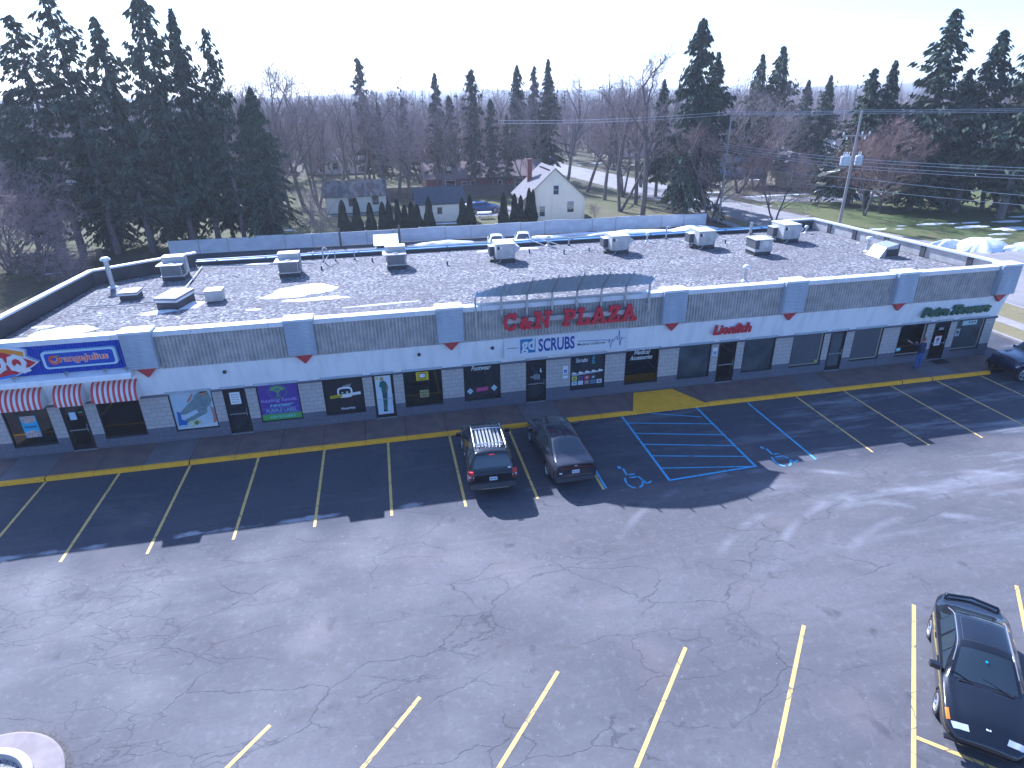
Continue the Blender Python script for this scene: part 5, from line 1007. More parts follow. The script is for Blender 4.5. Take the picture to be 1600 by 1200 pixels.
for i in range(11):
    x = .6+1.78*i; mb = MB()
    for k in range(8): mb.box(x+.22*k,x+.22*k+.205,72.9-.12*i,72.94-.12*i,0,1.75+rnd.uniform(-.02,.02),M_FEN2)
    part('panel', mb, f)
def house(name, label, x0, x1, y0, y1, zw, zr, wallm, roofm, wins, ridge='x', over=.35, cat='house', extra=None, rz=0, trim=None):
    cx, cy = (x0+x1)/2, (y0+y1)/2; t = empty(name, (cx,cy,0), label, cat, rz=rz); a, b = (x1-x0)/2, (y1-y0)/2; w_ = MB(); r = MB(); th = .12
    if ridge == 'x':
        w_.prism([(-b,0),(b,0),(b,zw),(0,zr-.02),(-b,zw)], -a, a, wallm, 'x'); s = (zr-zw)/b; e = over
        for sg in (-1,1): r.prism([(sg*(b+e),zw-s*e+.03),(0,zr+.03),(0,zr+.03+th),(sg*(b+e),zw-s*e+.03+th)], -a-e, a+e, roofm, 'x')
    else:
        w_.prism([(-a,0),(a,0),(a,zw),(0,zr-.02),(-a,zw)], -b, b, wallm, 'y'); s = (zr-zw)/a; e = over
        for sg in (-1,1): r.prism([(sg*(a+e),zw-s*e+.03),(0,zr+.03),(0,zr+.03+th),(sg*(a+e),zw-s*e+.03+th)], -b-e, b+e, roofm, 'y')
    lpart('wall', w_, t); ro = lpart('roof', r, t)
    for (wx, wz, ww, wh, face) in wins:
        m = MB(); g = MB(); tm = trim or M_COPE; mid = .02
        if face == 'f':
            m.box(wx-ww/2-.08,wx+ww/2+.08,-b-.05,-b-.002,wz-.08,wz+wh+.08,tm); g.box(wx-ww/2,wx+ww/2,-b-.06,-b-.052,wz,wz+wh/2-mid,M_GLASS); g.box(wx-ww/2,wx+ww/2,-b-.06,-b-.052,wz+wh/2+mid,wz+wh,M_GLASS)
        else:
            m.box(-a-.05,-a-.002,wx-ww/2-.08,wx+ww/2+.08,wz-.08,wz+wh+.08,tm); g.box(-a-.06,-a-.052,wx-ww/2,wx+ww/2,wz,wz+wh,M_GLASS)
        o = lpart('window', m, t); g = g.build('pane'); g.parent = o
    return t, ro
M_CREAM = siding('cream_siding', (.88,.76,.58), .2, (.68,.58,.46)); M_SHW = siding('shed_siding', (.84,.76,.62), .25, (.62,.57,.50)); M_TAN = siding('stone_wall', (.30,.26,.19), .3, (.22,.19,.15)); M_BLH = siding('blue_siding', (.30,.36,.44), .2, (.22,.27,.33))
M_SH1 = shingle('grey_shingles', (.22,.205,.205), (.28,.26,.255)); M_SH2 = shingle('dark_blue_shingles', (.055,.075,.10), (.075,.095,.12)); M_SH3 = shingle('worn_shingles', (.11,.095,.095), (.15,.13,.13), (.22,.195,.185)); M_SH4 = shingle('pinkish_shingles', (.26,.20,.195), (.30,.235,.225))
M_BRK = block('red_brick', (.22,.055,.05), (.27,.075,.065), (.20,.16,.15), .22, .075, .008, .2)
hs, ro = house('cream_house', 'small cream gabled house with red chimney standing beyond the pale fence', 16.75, 24.35, 50.0, 56.5, 2.62, 6.0, M_CREAM, M_SH1, [(-1.55,.62,.62,1.15,'f'),(2.0,.95,.80,1.25,'f'),(.15,3.1,.62,1.0,'f')], 'y', .22)
mb = MB(); mb.box(-2.35,-1.80,1.0,1.55,3.0,6.7,M_BRK); mb.box(-2.40,-1.75,.95,1.6,6.7,6.82,M_BRK); c_ = mb.build('chimney'); c_.parent = ro
mb = MB(); mb.tube([(-1.1,.9,4.5),(-1.1,.9,5.15)],.07,M_COPE,8); c_ = mb.build('vent'); c_.parent = ro
for i in range(6): mb = MB(); mb.box(-.55,-.22,-2.4+.85*i,-2.05+.85*i,5.72,5.86,M_DARK); c_ = mb.build('roof_vent'); c_.parent = ro
mb = MB(); mb.tube([(3.65,-3.35,2.5),(3.65,-3.35,.1)],.05,M_COPE,6); lpart('downpipe', mb, hs); mb = MB(); mb.tube([(-.35,-3.31,2.9),(-.35,-3.31,.2)],.03,M_COPE,6); lpart('downpipe', mb, hs)
sh, ro = house('garden_shed', 'cream garden shed with dark blue roof behind the clipped evergreens', 4.15, 9.95, 53.0, 57.2, 2.2, 3.75, M_SHW, M_SH2, [(-.15,1.05,.42,.62,'f')], 'x', .2, 'shed', trim=M_DARK)
sh, ro = house('low_outbuilding', 'low cream outbuilding with worn mottled roof, farther left than the shed', -7.2, .7, 63.0, 67.5, 2.2, 3.75, M_SHW, M_SH3, [(-.55,.95,.65,.9,'f'),(2.55,1.05,.65,.9,'f')], 'x', .25, 'shed', trim=M_DARK)
bh, ro = house('brick_house', 'long low red brick house with pinkish roof behind the brown fence', 7.3, 26.5, 78.0, 86.5, 2.25, 4.1, M_BRK, M_SH4, [(-5.8,.5,1.5,1.35,'f'),(-3.6,.7,.7,.9,'f'),(-2.2,.7,.8,.9,'f'),(2.2,.7,.6,.9,'f'),(5.3,.5,1.2,1.3,'f')], 'x', .45)
for xx in (-6,-1.6): mb = MB(); mb.box(xx,xx+.55,-2.6,-2.1,3.2,3.75,M_COPE); c_ = mb.build('roof_vent'); c_.parent = ro
house('tan_house', 'small tan stone house with pale gable and two windows, left of the utility pole', 63.6, 68.6, 66.0, 76.0, 2.6, 4.9, M_TAN, M_SH3, [(-1.1,1.2,.8,1.3,'f'),(1.0,1.2,.8,1.3,'f')], 'y', .3, rz=R(-12))
mb = MB(); mb.prism([(-2.55,2.62),(2.55,2.62),(0,4.86)], -.06, .0, M_PAVE, 'y'); hh_ = [o for o in bpy.data.objects if o.name.startswith('tan_house')][0]; c_ = mb.build('gable'); c_.parent = hh_; c_.location = (0,-5.0,0)
house('blue_grey_house', 'pale blue grey house half hidden behind bare trees beyond the street', 58.5, 70, 84, 92, 4.2, 6.6, M_BLH, M_SH1, [(1.5,1.0,.8,1.5,'f'),(3.2,1.0,.8,1.5,'f'),(-2,1.,.8,1.4,'f')], 'x', .3)
r9 = random.Random(9)
for i, (x, y) in enumerate(((-14,112),(5,128),(20,138),(-35,120),(55,125),(78,118),(98,100),(118,92),(-52,95),(38,165),(66,150),(-12,165))):
    house('far_house', ['distant low white house seen through the bare branches','distant low grey house seen through the bare branches'][i % 2], x, x+9+r9.random()*5, y, y+8, 2.6, 4.6, M_COPE if i % 2 == 0 else M_BLH, [M_SH1,M_SH4,M_SH3][i % 3], [(0,.9,1,1.2,'f')], 'x')[0]['group'] = 'distant houses ' + ('white' if i % 2 == 0 else 'grey')
t = empty('picnic_table', (12.6,54.2,0), 'white picnic table on the grass by the shed', 'table'); mb = MB(); mb.box(-.9,.9,-.4,.4,.70,.75,M_COPE); lpart('tabletop', mb, t)
for sg in (-1,1): mb = MB(); mb.box(-.9,.9,sg*.72-.13,sg*.72+.13,.42,.46,M_COPE); lpart('bench', mb, t)
for sg in (-1,1): mb = MB(); mb.tube([(sg*.6,-.75,.02),(sg*.6,.3,.72)],.04,M_COPE,5); mb.tube([(sg*.6,.75,.02),(sg*.6,-.3,.72)],.04,M_COPE,5); lpart('leg_frame', mb, t)
t = empty('dumpster', (.1,35.1,0), 'dark dumpster with tilted white lids behind the roof edge', 'dumpster'); mb = MB(); mb.prism([(-.8,0),(.8,0),(.9,1.7),(-.95,1.3)], -1.0, 1.0, M_EPDM, 'x'); lpart('bin', mb, t)
for sg in (0,1): mb = MB(); mb.prism([(-1.2,1.55),(.95,2.15),(.95,2.20),(-1.2,1.60)], -1.15+1.16*sg, -.02+1.16*sg, M_COPE, 'x'); lpart('lid', mb, t)
for i, (x, lb) in enumerate(((-4.5,'short wooden pole behind the roof edge, left of the dumpster'),(1.55,'short wooden pole behind the roof edge, right of the dumpster'))): mb = MB(); mb.tube([(x,41.9,0),(x,41.9,1.9)],.10,M_BARK,8); tag(mb.build('wooden_post'), lb, 'post')
# utility poles and wires
M_POLE = mat('weathered_pole',(.34,.31,.30),.85,(.26,.24,.235),3,stretch=(4,4,.4))
def pole(x, y, h, label, tr=True, r=.17):
    t = empty('utility_pole', (x,y,0), label, 'utility pole'); mb = MB(); mb.tube([(0,0,0),(0,0,h*.5),(0,0,h)], [r,r*.85,r*.62], M_POLE, 12); lpart('shaft', mb, t)
    if tr:
        mb = MB(); mb.box(-1.9,1.5,-.16,-.06,h-2.6,h-2.48,M_POLE); lpart('crossarm', mb, t)
        for xx in (-1.8,-1.3,.5,.95,1.4):
            for zz in (h-2.45,) if xx not in (-1.3,.95) else (h-2.95,): mb = MB(); mb.lathe([(0,.34),(.05,.3),(.09,.18),(.05,.1),(.09,.04),(.03,0)],(xx,-.11,zz),M_COPE,8); lpart('insulator', mb, t)
        for xx, w_ in ((-1.15,.36),(-.72,.32),(.72,.40)):
            mb = MB(); mb.lathe([(0,1.02),(w_*.9,.98),(w_,.9),(w_,.06),(w_*.9,0),(0,-.01)],(xx,-.12,h-5.6),mat('transformer_grey',(.52,.55,.58),.4),18)
            for k in (-.12,.12): mb.lathe([(0,1.42),(.06,1.36),(.04,1.2),(.07,1.1),(.05,1.0)],(xx+k,-.12,h-5.6),M_COPE,8)
            lpart('transformer', mb, t, False)
        mb = MB(); mb.tube([(-1.4,-.02,h-5.2),(1.0,-.02,h-5.2)],.05,M_METAL,6); lpart('bracket', mb, t)
    else: mb = MB(); mb.box(-.7,.7,-.14,-.06,h-.4,h-.3,M_POLE); lpart('crossarm', mb, t)
    return t
pole(51.5,38.9,12.0,'tall utility pole with grey transformers behind the right end of the roof'); pole(38.9,43.6,12.1,'plain thin utility pole rising beside the big spruce',False,.13)
def wire(a, b, sag, r, label, group=None):
    a, b = Vector(a), Vector(b); P_ = []
    for i in range(25): u = i/24; p = a.lerp(b, u); p.z -= sag*4*u*(1-u); P_.append(p)
    mb = MB(); mb.tube(P_, r, mat('wire',(.42,.44,.48),.5,metal=.3), 5); tag(mb.build('power_line'), label, 'power line', group)
for dz, dy in ((0,0),(-.32,.2),(-.15,-.25)): wire((51.5,38.9+dy,12.0+dz),(112,17+dy,13.3+dz),.5,.022,'long power line of the top bundle running right from the tall utility pole','top wires right of pole')
for dz, dy in ((0,0),(-.3,.2),(-.15,-.25)): wire((38.9,43.6+dy,12.0+dz),(51.5,38.9+dy,12.0+dz),.12,.022,'power line of the top bundle between the two utility poles','top wires between poles')
for dz, dy in ((0,0),(-.3,.2)): wire((38.9,43.6+dy,12.0+dz),(15,56+dy,11.2+dz),.3,.022,'power line running left from the thin pole past the big spruce','top wires left of thin pole')
for k, (z0, z1, z2) in enumerate(((8.6,7.1,6.9),(8.3,6.8,6.6),(8.1,6.4,6.1),(7.9,6.1,5.8))):
    wire((39.0,46.5,z0),(51.3,38.7,z1),.1,.028,'mid height wire sloping down towards the tall pole','mid height wires left'); wire((51.5,38.7,z1),(82,16,z2),.45,.028,'mid height wire running right from the tall pole','mid height wires right')
for k, (z0, z1, z2) in enumerate(((6.2,5.1,3.8),(5.4,4.0,3.1))): wire((37,50,z0),(51.4,38.8,z1),.15,.026,'low service wire sloping past the bare tree','low service wires left'); wire((51.5,38.8,z1),(76,16,z2),.35,.026,'low service wire crossing above the lawn','low service wires right')

# ================================================================== TREES
def quads(P, A, B, mt, mb_v, mb_f):
    """P centres, A and B half axes (n,3) -> quads"""
    n = len(P); o = len(mb_v); V_ = np.stack([P-A-B, P+A-B, P+A+B, P-A+B], 1).reshape(-1, 3); mb_v.append(V_)
def leafmesh(name, P, A, B, mt, parent, pts=None):
    n = len(P); V_ = np.stack([P-A*.9-B*.25, P-A*.1-B, P+A, P-A*.1+B], 1).reshape(-1, 3)
    me = bpy.data.meshes.new(name); me.from_pydata(V_.tolist(), [], np.arange(4*n).reshape(-1, 4).tolist()); me.materials.append(mt); o = bpy.data.objects.new(name, me); col.objects.link(o); o.parent = parent; return o
def spruce_proto(seed, H, Rm, nb, ns, base=.12, droop=.35, mt=None, gap=.0, expo=.8, fs=1.):
    r = np.random.RandomState(seed); t = bpy.data.objects.new('spruce_tree', None); col.objects.link(t)
    tr = MB(); tr.tube([(0,0,-.1),(.03,0,H*.3),(0,.03,H*.6),(0,0,H)], [H*.0145,H*.011,H*.007,.015], M_BARK, 8)
    P, A, B = [], [], []; br = MB()
    for i in range(nb):
        u = (i+r.rand())/nb; u = u**.92; z = H*(base+(1-base)*u); R0 = Rm*(1-u)**expo*(.40+.75*r.rand())*min(1., .45+u*4)+.12
        if r.rand() < gap: continue
        az = r.rand()*6.283; R0 *= 1+.28*math.sin(az*2+seed+u*5)+.15*math.sin(az*3+u*17); up = .35-.55*(1-u)*droop*1.6; d = np.array([math.cos(az), math.sin(az), 0]); k = 5
        pts = [np.array([0,0,z])+d*R0*s+np.array([0,0,R0*(up*s-droop*.9*s*s*(1-u*.6)+.22*s**3)]) for s in np.linspace(0,1,k+1)]
        if i % 2 == 0: br.tube(pts, [.035*(1-u)+.012]*k+[.006], M_BARK, 3, False)
        n = max(6, int(ns*R0/Rm+4)); s = .12+.88*r.rand(n)**.75; idx = np.minimum((s*k).astype(int), k-1); f = s*k-idx; pa = np.array(pts); C = pa[idx]*(1-f)[:,None]+pa[idx+1]*f[:,None]
        side = np.array([-d[1], d[0], 0]); wdt = R0*.20*(1-s*.75)+.10; C = C+side[None]*((r.rand(n)-.5)*2*wdt)[:,None]; C[:,2] += (r.rand(n)-.65)*.28
        ln = (.20+.22*r.rand(n))*fs; dirn = d[None]*(.5+.5*r.rand(n))[:,None]+side[None]*((r.rand(n)-.5)*1.5)[:,None]; dirn[:,2] = -.45-1.3*r.rand(n)*(.4+droop); dirn /= np.linalg.norm(dirn,axis=1)[:,None]
        rv = r.randn(n,3); bb = np.cross(dirn, rv); bb /= np.linalg.norm(bb,axis=1)[:,None]
        P.append(C); A.append(dirn*ln[:,None]); B.append(bb*(ln*(.24+.16*r.rand(n)))[:,None])
    n = 60; s = r.rand(n); C = np.stack([r.randn(n)*.05, r.randn(n)*.05, H*(.965+.035*s)], 1); dd = r.randn(n,3); dd[:,2] = abs(dd[:,2])*.7+.3; dd /= np.linalg.norm(dd,axis=1)[:,None]; bb = np.cross(dd, r.randn(n,3)); bb /= np.linalg.norm(bb,axis=1)[:,None]; P.append(C); A.append(dd*.14); B.append(bb*.05)
    tr.v += []; o = len(tr.v); tr.v += br.v; tr.f += [[q+o for q in f] for f in br.f]; tr.mi += [0]*len(br.f); lpart('trunk', tr, t)
    leafmesh('crown', np.concatenate(P), np.concatenate(A), np.concatenate(B), mt or M_SPR, t); return t
def bare_proto(seed, H, W, stems=1, dens=1., mt=None, lean=.0, start=.28, tw=.012, up=.5, nb=(7,6,6,5)):
    r = random.Random(seed); t = bpy.data.objects.new('bare_tree', None); col.objects.link(t); tk = MB(); cv, cf = [], []
    def thin(pts, rad):      # three sided strip for twigs
        o = len(cv); n = len(pts)
        for i, p in enumerate(pts):
            d = (pts[min(i+1,n-1)]-pts[max(i-1,0)]).normalized(); a = d.orthogonal().normalized(); b = d.cross(a); q = rad*(1-.6*i/(n-1))
            for k in range(3): cv.append(tuple(p+(a*math.cos(k*2.094)+b*math.sin(k*2.094))*q))
        for i in range(n-1):
            for k in range(3): cf.append((o+3*i+k, o+3*i+(k+1)%3, o+3*i+3+(k+1)%3, o+3*i+3+k))
    def grow(p, d, L_, rad, lv):
        n = 5 if lv < 2 else (4 if lv < 3 else 3); pts = [p]; q = p.copy(); dd = d.copy()
        for i in range(n):
            dd = (dd+Vector((r.gauss(0,.13),r.gauss(0,.13),r.gauss(0,.08)+.05*up))).normalized(); q = q+dd*L_/n; pts.append(q)
        if lv < 2: tk.tube(pts, [rad*(1-.62*i/n) for i in range(n+1)], M_BARK, 8 if lv == 0 else 5, False)
        elif lv == 2: tk.tube(pts, [rad*(1-.6*i/n) for i in range(n+1)], mt or M_TWIG, 4, False)
        else: thin(pts, rad)
        if lv >= 4: return
        m = nb[lv] if lv < len(nb) else 4; m = max(2, int(m*dens+r.random()))
        for j in range(m):
            s = (start if lv == 0 else .22)+(1-(start if lv == 0 else .22))*(j+r.random())/m; k = min(int(s*n), n-1); f = s*n-k; c = pts[k].lerp(pts[k+1], f)
            ax = dd.orthogonal().normalized(); ax.rotate(Matrix.Rotation(r.random()*6.283, 3, dd)); ang = R(r.uniform(24,52) if lv < 1 else r.uniform(28,62)); nd = d.lerp(dd, s).normalized(); nd = (nd*math.cos(ang)+ax*math.sin(ang)+Vector((0,0,.18*up))).normalized()
            grow(c, nd, L_*(r.uniform(.48,.66) if lv else r.uniform(.42,.62))*(1.12-.35*s)*W, max(rad*.48*(1.1-.4*s), tw), lv+1)
    for k in range(stems):
        a = 6.283*k/max(stems,1)+r.random(); sp = .0 if stems == 1 else r.uniform(.22,.45); d = Vector((math.cos(a)*sp+lean, math.sin(a)*sp, 1)).normalized(); grow(Vector((math.cos(a)*.1*(stems>1), math.sin(a)*.1*(stems>1), -.05)), d, H*.74, H*.017/(1+.25*(stems-1)), 0)
    lpart('trunk', tk, t); me = bpy.data.meshes.new('crown'); me.from_pydata(cv, [], cf); me.materials.append(mt or M_TWIG); o = bpy.data.objects.new('crown', me); col.objects.link(o); o.parent = t
    o['h'] = 0; del o['h']; return t
PR = {'Sd': (spruce_proto(1,20,3.4,400,42,.15,.6,M_SPR,.15,.95), 20), 'Sb': (spruce_proto(2,20,4.2,420,52,.09,.75,M_SPR,.12), 20), 'Ss': (spruce_proto(3,16,2.1,250,20,.16,.5,M_SPR2,.2,.6), 16), 'Sw': (spruce_proto(4,18,4.4,300,40,.15,.35,M_SPR,.25,.95), 18), 'So': (spruce_proto(5,20,3.6,260,34,.18,.4,M_SPR,.3,.6), 20),
 'B1': (bare_proto(11,15,1.,1,1.,M_TWIG), 15), 'B2': (bare_proto(12,15,.95,3,.72,M_TWIG,up=.9), 15), 'B3': (bare_proto(13,16,.72,1,1.1,M_TWIG,start=.35,up=1.), 16), 'Bp': (bare_proto(14,9,1.05,5,.86,M_TWIGR,start=.12,tw=.011,up=.3), 9), 'Bo': (bare_proto(15,11,1.1,2,1.0,M_TWIGO,start=.18,tw=.013,up=.35), 11), 'B4': (bare_proto(16,14,1.1,2,.8,M_TWIG,start=.2,up=.4), 14)}
used = set(); rt = random.Random(21)
def tree(k, x, y, h, label, group=None, wide=1., name=None):
    o, H0 = PR[k]; s = h/H0; rz = rt.random()*6.28; scl = (s*wide,s*wide,s)
    if k not in used: used.add(k); o.location = (x,y,-.04); o.rotation_euler = (0,0,rz); o.scale = scl; t = o
    else: t = copy_tree(o, (x,y,-.04), None, rz, scl)
    for kk in ('group',):
        if kk in t: del t[kk]
    tag(t, label, 'tree', group); return t
G1 = 'dark spruces of the left grove'
for x, y, h, k, w_ in ((-30.1,45.6,20.9,'So',1.25),(-26.5,44.6,22.6,'So',1.1),(-23.1,44.2,20.6,'Sw',1.05),(-19.4,45.3,23.6,'Sw',.95),(-17.1,45.9,21.5,'Sd',1.0),(-14.3,44.8,19.9,'So',.85),(-11.4,45.8,15.0,'Sb',1.0)):
    tree(k, x, y, h, 'towering dark spruce of the front row of the left grove', G1, w_*1.0)
for x, y, h, k in ((-36,50,18,'Sd'),(-33,47,15,'Sb'),(-28,50,15.5,'Sb'),(-24.5,49,14.5,'Sd'),(-21,50,15,'Sb'),(-16.5,50,14.5,'Sb'),(-40,44,17,'So'),(-13.0,49.0,13.5,'Sb'),(-45,50,20,'Sd'),(-22.0,46.5,12.5,'Sb'),(-27.8,46.5,12,'Sb')): tree(k, x, y, h, 'dark spruce filling the back of the left grove', 'spruces at the back of the left grove', 1.1)
tree('Bp', -33.4,38.6,9.2,'dense pinkish grey bare bush tree at the left edge', None, 1.25); tree('Bp', -29.6,35.0,6.6,'lower bare bush below the pinkish tree by the roof corner', None, 1.3); tree('Bp', -38.5,42,9.5,'bare bush tree half outside the left edge', None, 1.2)
tree('B4', -29.0,48.5,9,'small forked bare tree between the grove trunks'); tree('Bp', -25.5,31,3.6,'low twiggy shrub just outside the left parapet', None, 1.2)
for a in (('B3',-18.3,68.7,17.8,'tall bare tree immediately right of the left grove'),('B2',-13.5,67.3,17.9,'many stemmed bare tree fanning above the outbuilding left side'),('B1',-10.9,71.0,18.4,'tall spreading bare tree left of the pointed spruce'),('B2',-8.6,69.0,16.5,'bare forked tree behind the left end of the outbuilding'),('B3',-6.0,84.3,16.0,'bare tree behind the outbuilding roof'),('B1',-.5,75.3,15.5,'bare tree behind the outbuilding right end'),('B3',1.2,67.3,16.6,'slim bare tree between outbuilding and shed'),('B4',4.2,70.5,13.0,'spreading bare tree above the dark blue roofed shed'),('B1',7.2,92,15.0,'bare tree beyond the left end of the brick house'),
  ('B2',26.3,81.9,16.2,'bare tree just behind the cream house chimney'),('B1',29.8,76.6,17.0,'bare tree leaning over the cream house ridge'),('B1',31.9,72.1,15.6,'bare street tree farthest up the lawn'),('B3',31.9,63.9,16.2,'bare lawn tree second of the row by the street'),('B2',30.5,54.0,17.4,'many stemmed bare tree right of the cream house'),('B3',32.0,50.1,20.4,'tall straight bare tree left of the big spruce'),
  ('Bo',38.3,44.3,10.8,'bare bushy tree at the fence end right of the big spruce'),('B4',53.1,63.9,14.5,'bare tree with stout trunk before the blue grey house'),('Bo',45.1,41.8,8.0,'small conical bare tree behind the raised roof corner'),('B4',57,66,13,'bare tree beside the tan house'),('Bo',61.3,44.4,11.0,'orange brown bare tree right of the transformers'),('Bo',58,42.8,9.2,'orange brown bare shrub tree close beside the utility pole'),('B3',74.1,41.9,15.5,'bare tree in front of the right hand spruces'),('B4',76.0,41.3,13.5,'dark leaning bare trunk near the right edge'),('B4',79.5,42.8,14,'bare tree at the far right edge'),('Bo',66.5,47.5,9,'reddish thicket tree under the right hand spruces'),
  ('Bo',47.5,67,8,'small bare tree on the verge across the street'),('B2',42,75,14,'bare tree across the street behind the big spruce'),('B3',49,88,15,'bare tree behind the thin utility pole'),('B1',22,100,16,'bare tree beyond the brick house right end'),('B4',14,98,14,'bare tree beyond the brick house middle'),('Bp',-9.0,60.5,4.2,'reddish shrub by the outbuilding left corner'),('Bp',-13,58,3.0,'low shrub heap left of the outbuilding'),('Bp',25.9,50.6,1.8,'twiggy brush heap at the cream house corner'),('B1',-15.5,73,19,'tall bare tree behind the many stemmed one'),('B2',-3.2,70,17.5,'bare tree between outbuilding windows, rising behind its roof'),('B3',-11.8,63.5,15,'straight bare tree at the outbuilding left gable'),('B3',2.8,76,17,'straight bare tree behind the gap of outbuilding and shed'),('B2',9.0,73.5,13.5,'forked bare tree at the brown board fence'),('B1',18.2,92,17,'broad bare tree over the brick house roof'),('B2',23,74,12,'bare tree just left of the red chimney'),('B3',34.5,58.5,17,'straight bare tree near the street behind the tall one'),('B2',35.5,66,15.5,'forked bare tree at the lawn edge by the street'),('B1',44,97,17,'broad bare tree across the street, far up'),('B3',54,76,17,'bare tree between thin pole and spruce pair'),('B1',66,84,16,'bare tree behind the tan house chimney side'),('B2',-19,80,18,'bare tree far behind the grove right edge'),('B4',-6.5,45.0,4.6,'slim bare sapling just behind the pale fence')): tree(*a)
for a in (('Ss',-1.4,82.8,19.2,'pointed spruce standing tallest among the bare trees left of centre'),('Ss',.9,84,13,'dull spruce below the pointed one'),('Ss',4.8,82.4,13.8,'dull half bare spruce left of the brick house'),('Ss',9.7,79.2,17.0,'thin spruce in front of the brick house left end'),('Ss',11.9,81.7,14.0,'shorter thin spruce next to the left end one'),('Ss',14.9,77.0,17.4,'dark pointed spruce before the middle of the brick house'),('Ss',17.7,77.1,13.4,'thin spruce right of the dark pointed one'),('Ss',20.1,77.0,11.2,'shortest thin spruce before the brick house'),('Sd',24.3,88.5,18.4,'spruce left of the three behind the cream house'),('Ss',27.8,90.7,18.2,'middle spruce of the three behind the cream house'),('Sd',29.6,88.2,19.3,'right spruce of the three behind the cream house'),
  ('Sb',36.8,48.2,21.2,'big drooping spruce at the fence end in the centre right'),('Sw',41.2,52.3,18.2,'second spruce leaning out right of the big drooping one'),('Sd',40.0,64.4,15.6,'rounded dark evergreen behind the big spruce'),('Sw',59.6,72.9,19.0,'left spruce of the pair behind the tan house yard'),('Sw',62.4,72.1,20.0,'right spruce of the pair behind the tan house yard'),('Sd',72.3,78.6,15.5,'small spruce pair member behind the tan house roof'),('Sd',76.4,78.7,16.2,'small spruce farther right behind the tan house'),('Sb',68,73,8,'dense dark evergreen mound behind the tan house'),
  ('Sw',66.5,45.4,22.0,'tallest spruce right of the utility pole'),('Sd',63.5,49.6,17.1,'spruce shoulder left of the tallest right hand one'),('Sw',69.6,41.5,19.6,'wide branched spruce above the snowy lawn'),('Sw',70.8,36.4,20.8,'spruce cut by the right edge'),('Sb',61.5,50.5,16.3,'dark spruce behind the orange brown tree'),('Sb',71.5,46.5,16,'dark spruce between the right hand ones'),('Sd',77,43,18,'dark spruce at the right edge behind the others'),('Sb',65.5,44.2,13,'low skirted spruce at the lawn edge'),('Sb',69.0,43.0,12,'low skirted spruce by the thicket'),('Sb',75.5,39.5,13,'low skirted spruce near the right edge')): tree(*a, None, (1.45 if a[1] > 60 else 1.15) if a[0] != 'Ss' else 1.0)
# clipped arborvitae along the fence
def arb_proto(seed, H, W):
    r = np.random.RandomState(seed); t = bpy.data.objects.new('arborvitae', None); col.objects.link(t); n = 9000; u = r.rand(n)**.85; z = .05+(H-.05)*u
    prof = W*np.minimum(1, (1-u)**.62*1.15)*(.9+.1*np.sin(u*9)); a = r.rand(n)*6.283; lump = 1+.10*np.sin(a*3+u*7)+.07*np.sin(a*7-u*15); rr_ = prof*lump*(1-.12*r.rand(n)); P = np.stack([rr_*np.cos(a), rr_*np.sin(a), z], 1)
    A = np.stack([.25*np.cos(a)+r.randn(n)*.2, .25*np.sin(a)+r.randn(n)*.2, np.ones(n)], 1); A /= np.linalg.norm(A,axis=1)[:,None]; B = np.cross(A, r.randn(n,3)); B /= np.linalg.norm(B,axis=1)[:,None]
    mb = MB(); mb.lathe([(.0,H*.97)]+[(W*min(1,(1-q)**.62*1.15)*.86, H*q) for q in (.9,.75,.55,.35,.15,.03)],(0,0,0),M_ARB,10); lpart('inner_foliage', mb, t)
    leafmesh('foliage', P, A*.11, B*.035, M_ARB, t); mb = MB(); mb.tube([(0,0,-.05),(0,0,.5)],.06,M_BARK,6); lpart('trunk', mb, t); return t
AP = [arb_proto(1,3.5,.66), arb_proto(2,3.3,.56)]
# (x, height, width factor, which)
for i, (x, h, wf, k, lb) in enumerate(((-4.35,1.06,1.1,0,'first clipped evergreen from the left, fat and tall'),(-2.85,1.10,.95,0,'second clipped evergreen from the left'),(-1.35,.96,.95,0,'third clipped evergreen from the left, alone and lower'),(.05,1.0,.9,1,'left half of the fourth, paired evergreen'),(.75,1.02,.8,1,'right half of the fourth, paired evergreen'),(1.75,1.10,.75,1,'slim evergreen left of the shed wall'),(2.5,.86,.8,1,'short evergreen leaning beside the slim one'),(3.3,.95,.85,1,'left one of the pair at the shed corner'),(3.95,.88,.9,1,'right one of the pair at the shed corner'),(5.3,1.04,1.0,0,'single evergreen in front of the shed wall'),(9.25,1.0,.9,1,'left one of the pair beside the blue estate car'),(10.05,1.12,.85,1,'right one of the pair beside the blue estate car'),(14.1,1.06,.95,0,'single evergreen left of the cream house'),(15.5,1.06,.85,1,'left one of the pair at the cream house wall'),(16.1,1.02,.8,1,'right one of the pair at the cream house wall'),(17.2,1.25,.80,1,'tall left one at the cream house front corner'),(17.75,1.18,.7,1,'right one of the tall pair at the cream house front corner'))):
    o = AP[k]; sc3 = (wf*(1.05 if k == 0 else 1.32),wf*(1.05 if k == 0 else 1.32),h*.98)
    if not o.get('label'): t = o; o.location = (x,49.2+.35*math.sin(i*2.1),-.03); o.scale = sc3
    else: t = copy_tree(o, (x,49.2+.35*math.sin(i*2.1),-.03), None, i*1.3, sc3)
    tag(t, lb, 'evergreen', 'clipped evergreens along the pale fence')
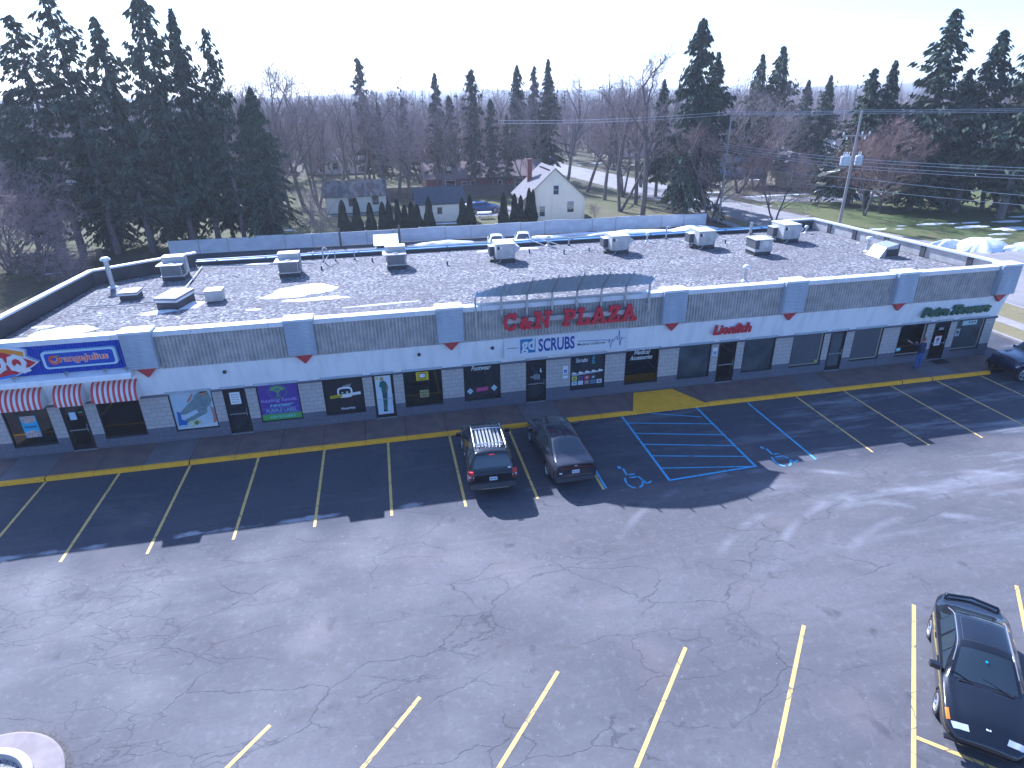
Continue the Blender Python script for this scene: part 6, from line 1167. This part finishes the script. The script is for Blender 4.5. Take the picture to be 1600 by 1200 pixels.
# far-off wood: too many trees to count
def far_wood():
    r = np.random.RandomState(5); Vs, Fs, mi = [], [], []; o = 0
    def add(v): 
        nonlocal o
        n = len(v)//3; Vs.append(v); Fs.append(np.arange(3*n).reshape(-1,3)+o); o += 3*n; return n
    N = 5600
    for i in range(N):
        d = 120+(i/N)**1.35*1050; a = YAW+(r.rand()-.5)*1.62; x = d*math.sin(a); y = -24.7+d*math.cos(a)
        if y < 95 or (i < 1400 and abs((x-(38-(y-85)*.17))) < 9): continue
        h = (9+r.rand()*8)*(1+.25*(d > 500)); con = r.rand() < .22; m = 40 if d < 260 else (26 if d < 500 else 14)
        if con:
            u = r.rand(m)**.7; z = h*1.1*(1-u); rr_ = h*.20*u*(.5+.5*r.rand(m)); az = r.rand(m)*6.283; c = np.stack([x+rr_*np.cos(az), y+rr_*np.sin(az), z], 1); w_ = h*.035*(.5+u)
            c[0] = (x,y,h*.55); w_[0] = h*.03; 
            v = np.stack([c+np.stack([w_*.9*r.randn(m), w_*.9*r.randn(m), w_*.3*r.randn(m)],1), c+np.stack([w_*.9*r.randn(m), w_*.9*r.randn(m), w_*.3*r.randn(m)],1), c+np.stack([0*w_,0*w_,np.where(np.arange(m) == 0, h*.56, w_*1.5)],1)], 1).reshape(-1,3)
        else:
            az = r.rand(m)*6.283; sp = h*.32*r.rand(m)**.6; z0 = h*(.12+.35*r.rand(m)); z1 = h*(.6+.45*r.rand(m))-sp*.5; b0 = np.stack([x+sp*.25*np.cos(az), y+sp*.25*np.sin(az), z0],1); b1 = np.stack([x+sp*np.cos(az)+r.randn(m)*.4, y+sp*np.sin(az)+r.randn(m)*.4, z1],1); w_ = .05+.16*r.rand(m)+(.12 if d > 400 else 0); pz = r.rand(m)*6.283
            v = np.stack([b0, b0+np.stack([w_*np.cos(pz)*2, w_*np.sin(pz)*2, 0*w_],1), b1], 1).reshape(-1,3)
        n = add(v); mi.append(np.full(n, 0 if con else (1 if r.rand() < .7 else 2)))
    V_ = np.concatenate(Vs); F2 = np.concatenate(Fs); me = bpy.data.meshes.new('distant_wood'); me.from_pydata(V_.tolist(), [], F2.tolist())
    for m in (M_SPR2, M_TWIG, M_TWIGR): me.materials.append(m)
    me.polygons.foreach_set('material_index', np.concatenate(mi).astype(np.int32)); ob = bpy.data.objects.new('distant_wood', me); col.objects.link(ob); tag(ob, kind='stuff')
far_wood()
# wooded hills on the horizon
mb = MB(); vs = []; n = 220
for k, (d, f) in enumerate(((1150,0.),(1500,.6),(2100,1.),(2900,.75))):
    for i in range(n+1):
        a = YAW-1.1+2.2*i/n; hh_ = 10+24*noise.noise(Vector((i*.035,k*.3,1)))+5*noise.noise(Vector((i*.35,k*2,4)))+3*noise.noise(Vector((i*1.7,k*2,9))); vs.append((d*math.sin(a), d*math.cos(a), -2+(hh_+16)*f))
mb.add(vs, [(k*(n+1)+i,k*(n+1)+i+1,(k+1)*(n+1)+i+1,(k+1)*(n+1)+i) for k in range(3) for i in range(n)], mat('wooded_hill',(.05,.05,.05),.95,(.075,.068,.065),.02,8)); struct('hills', mb, True)
# fallen leaves and litter by the trunks
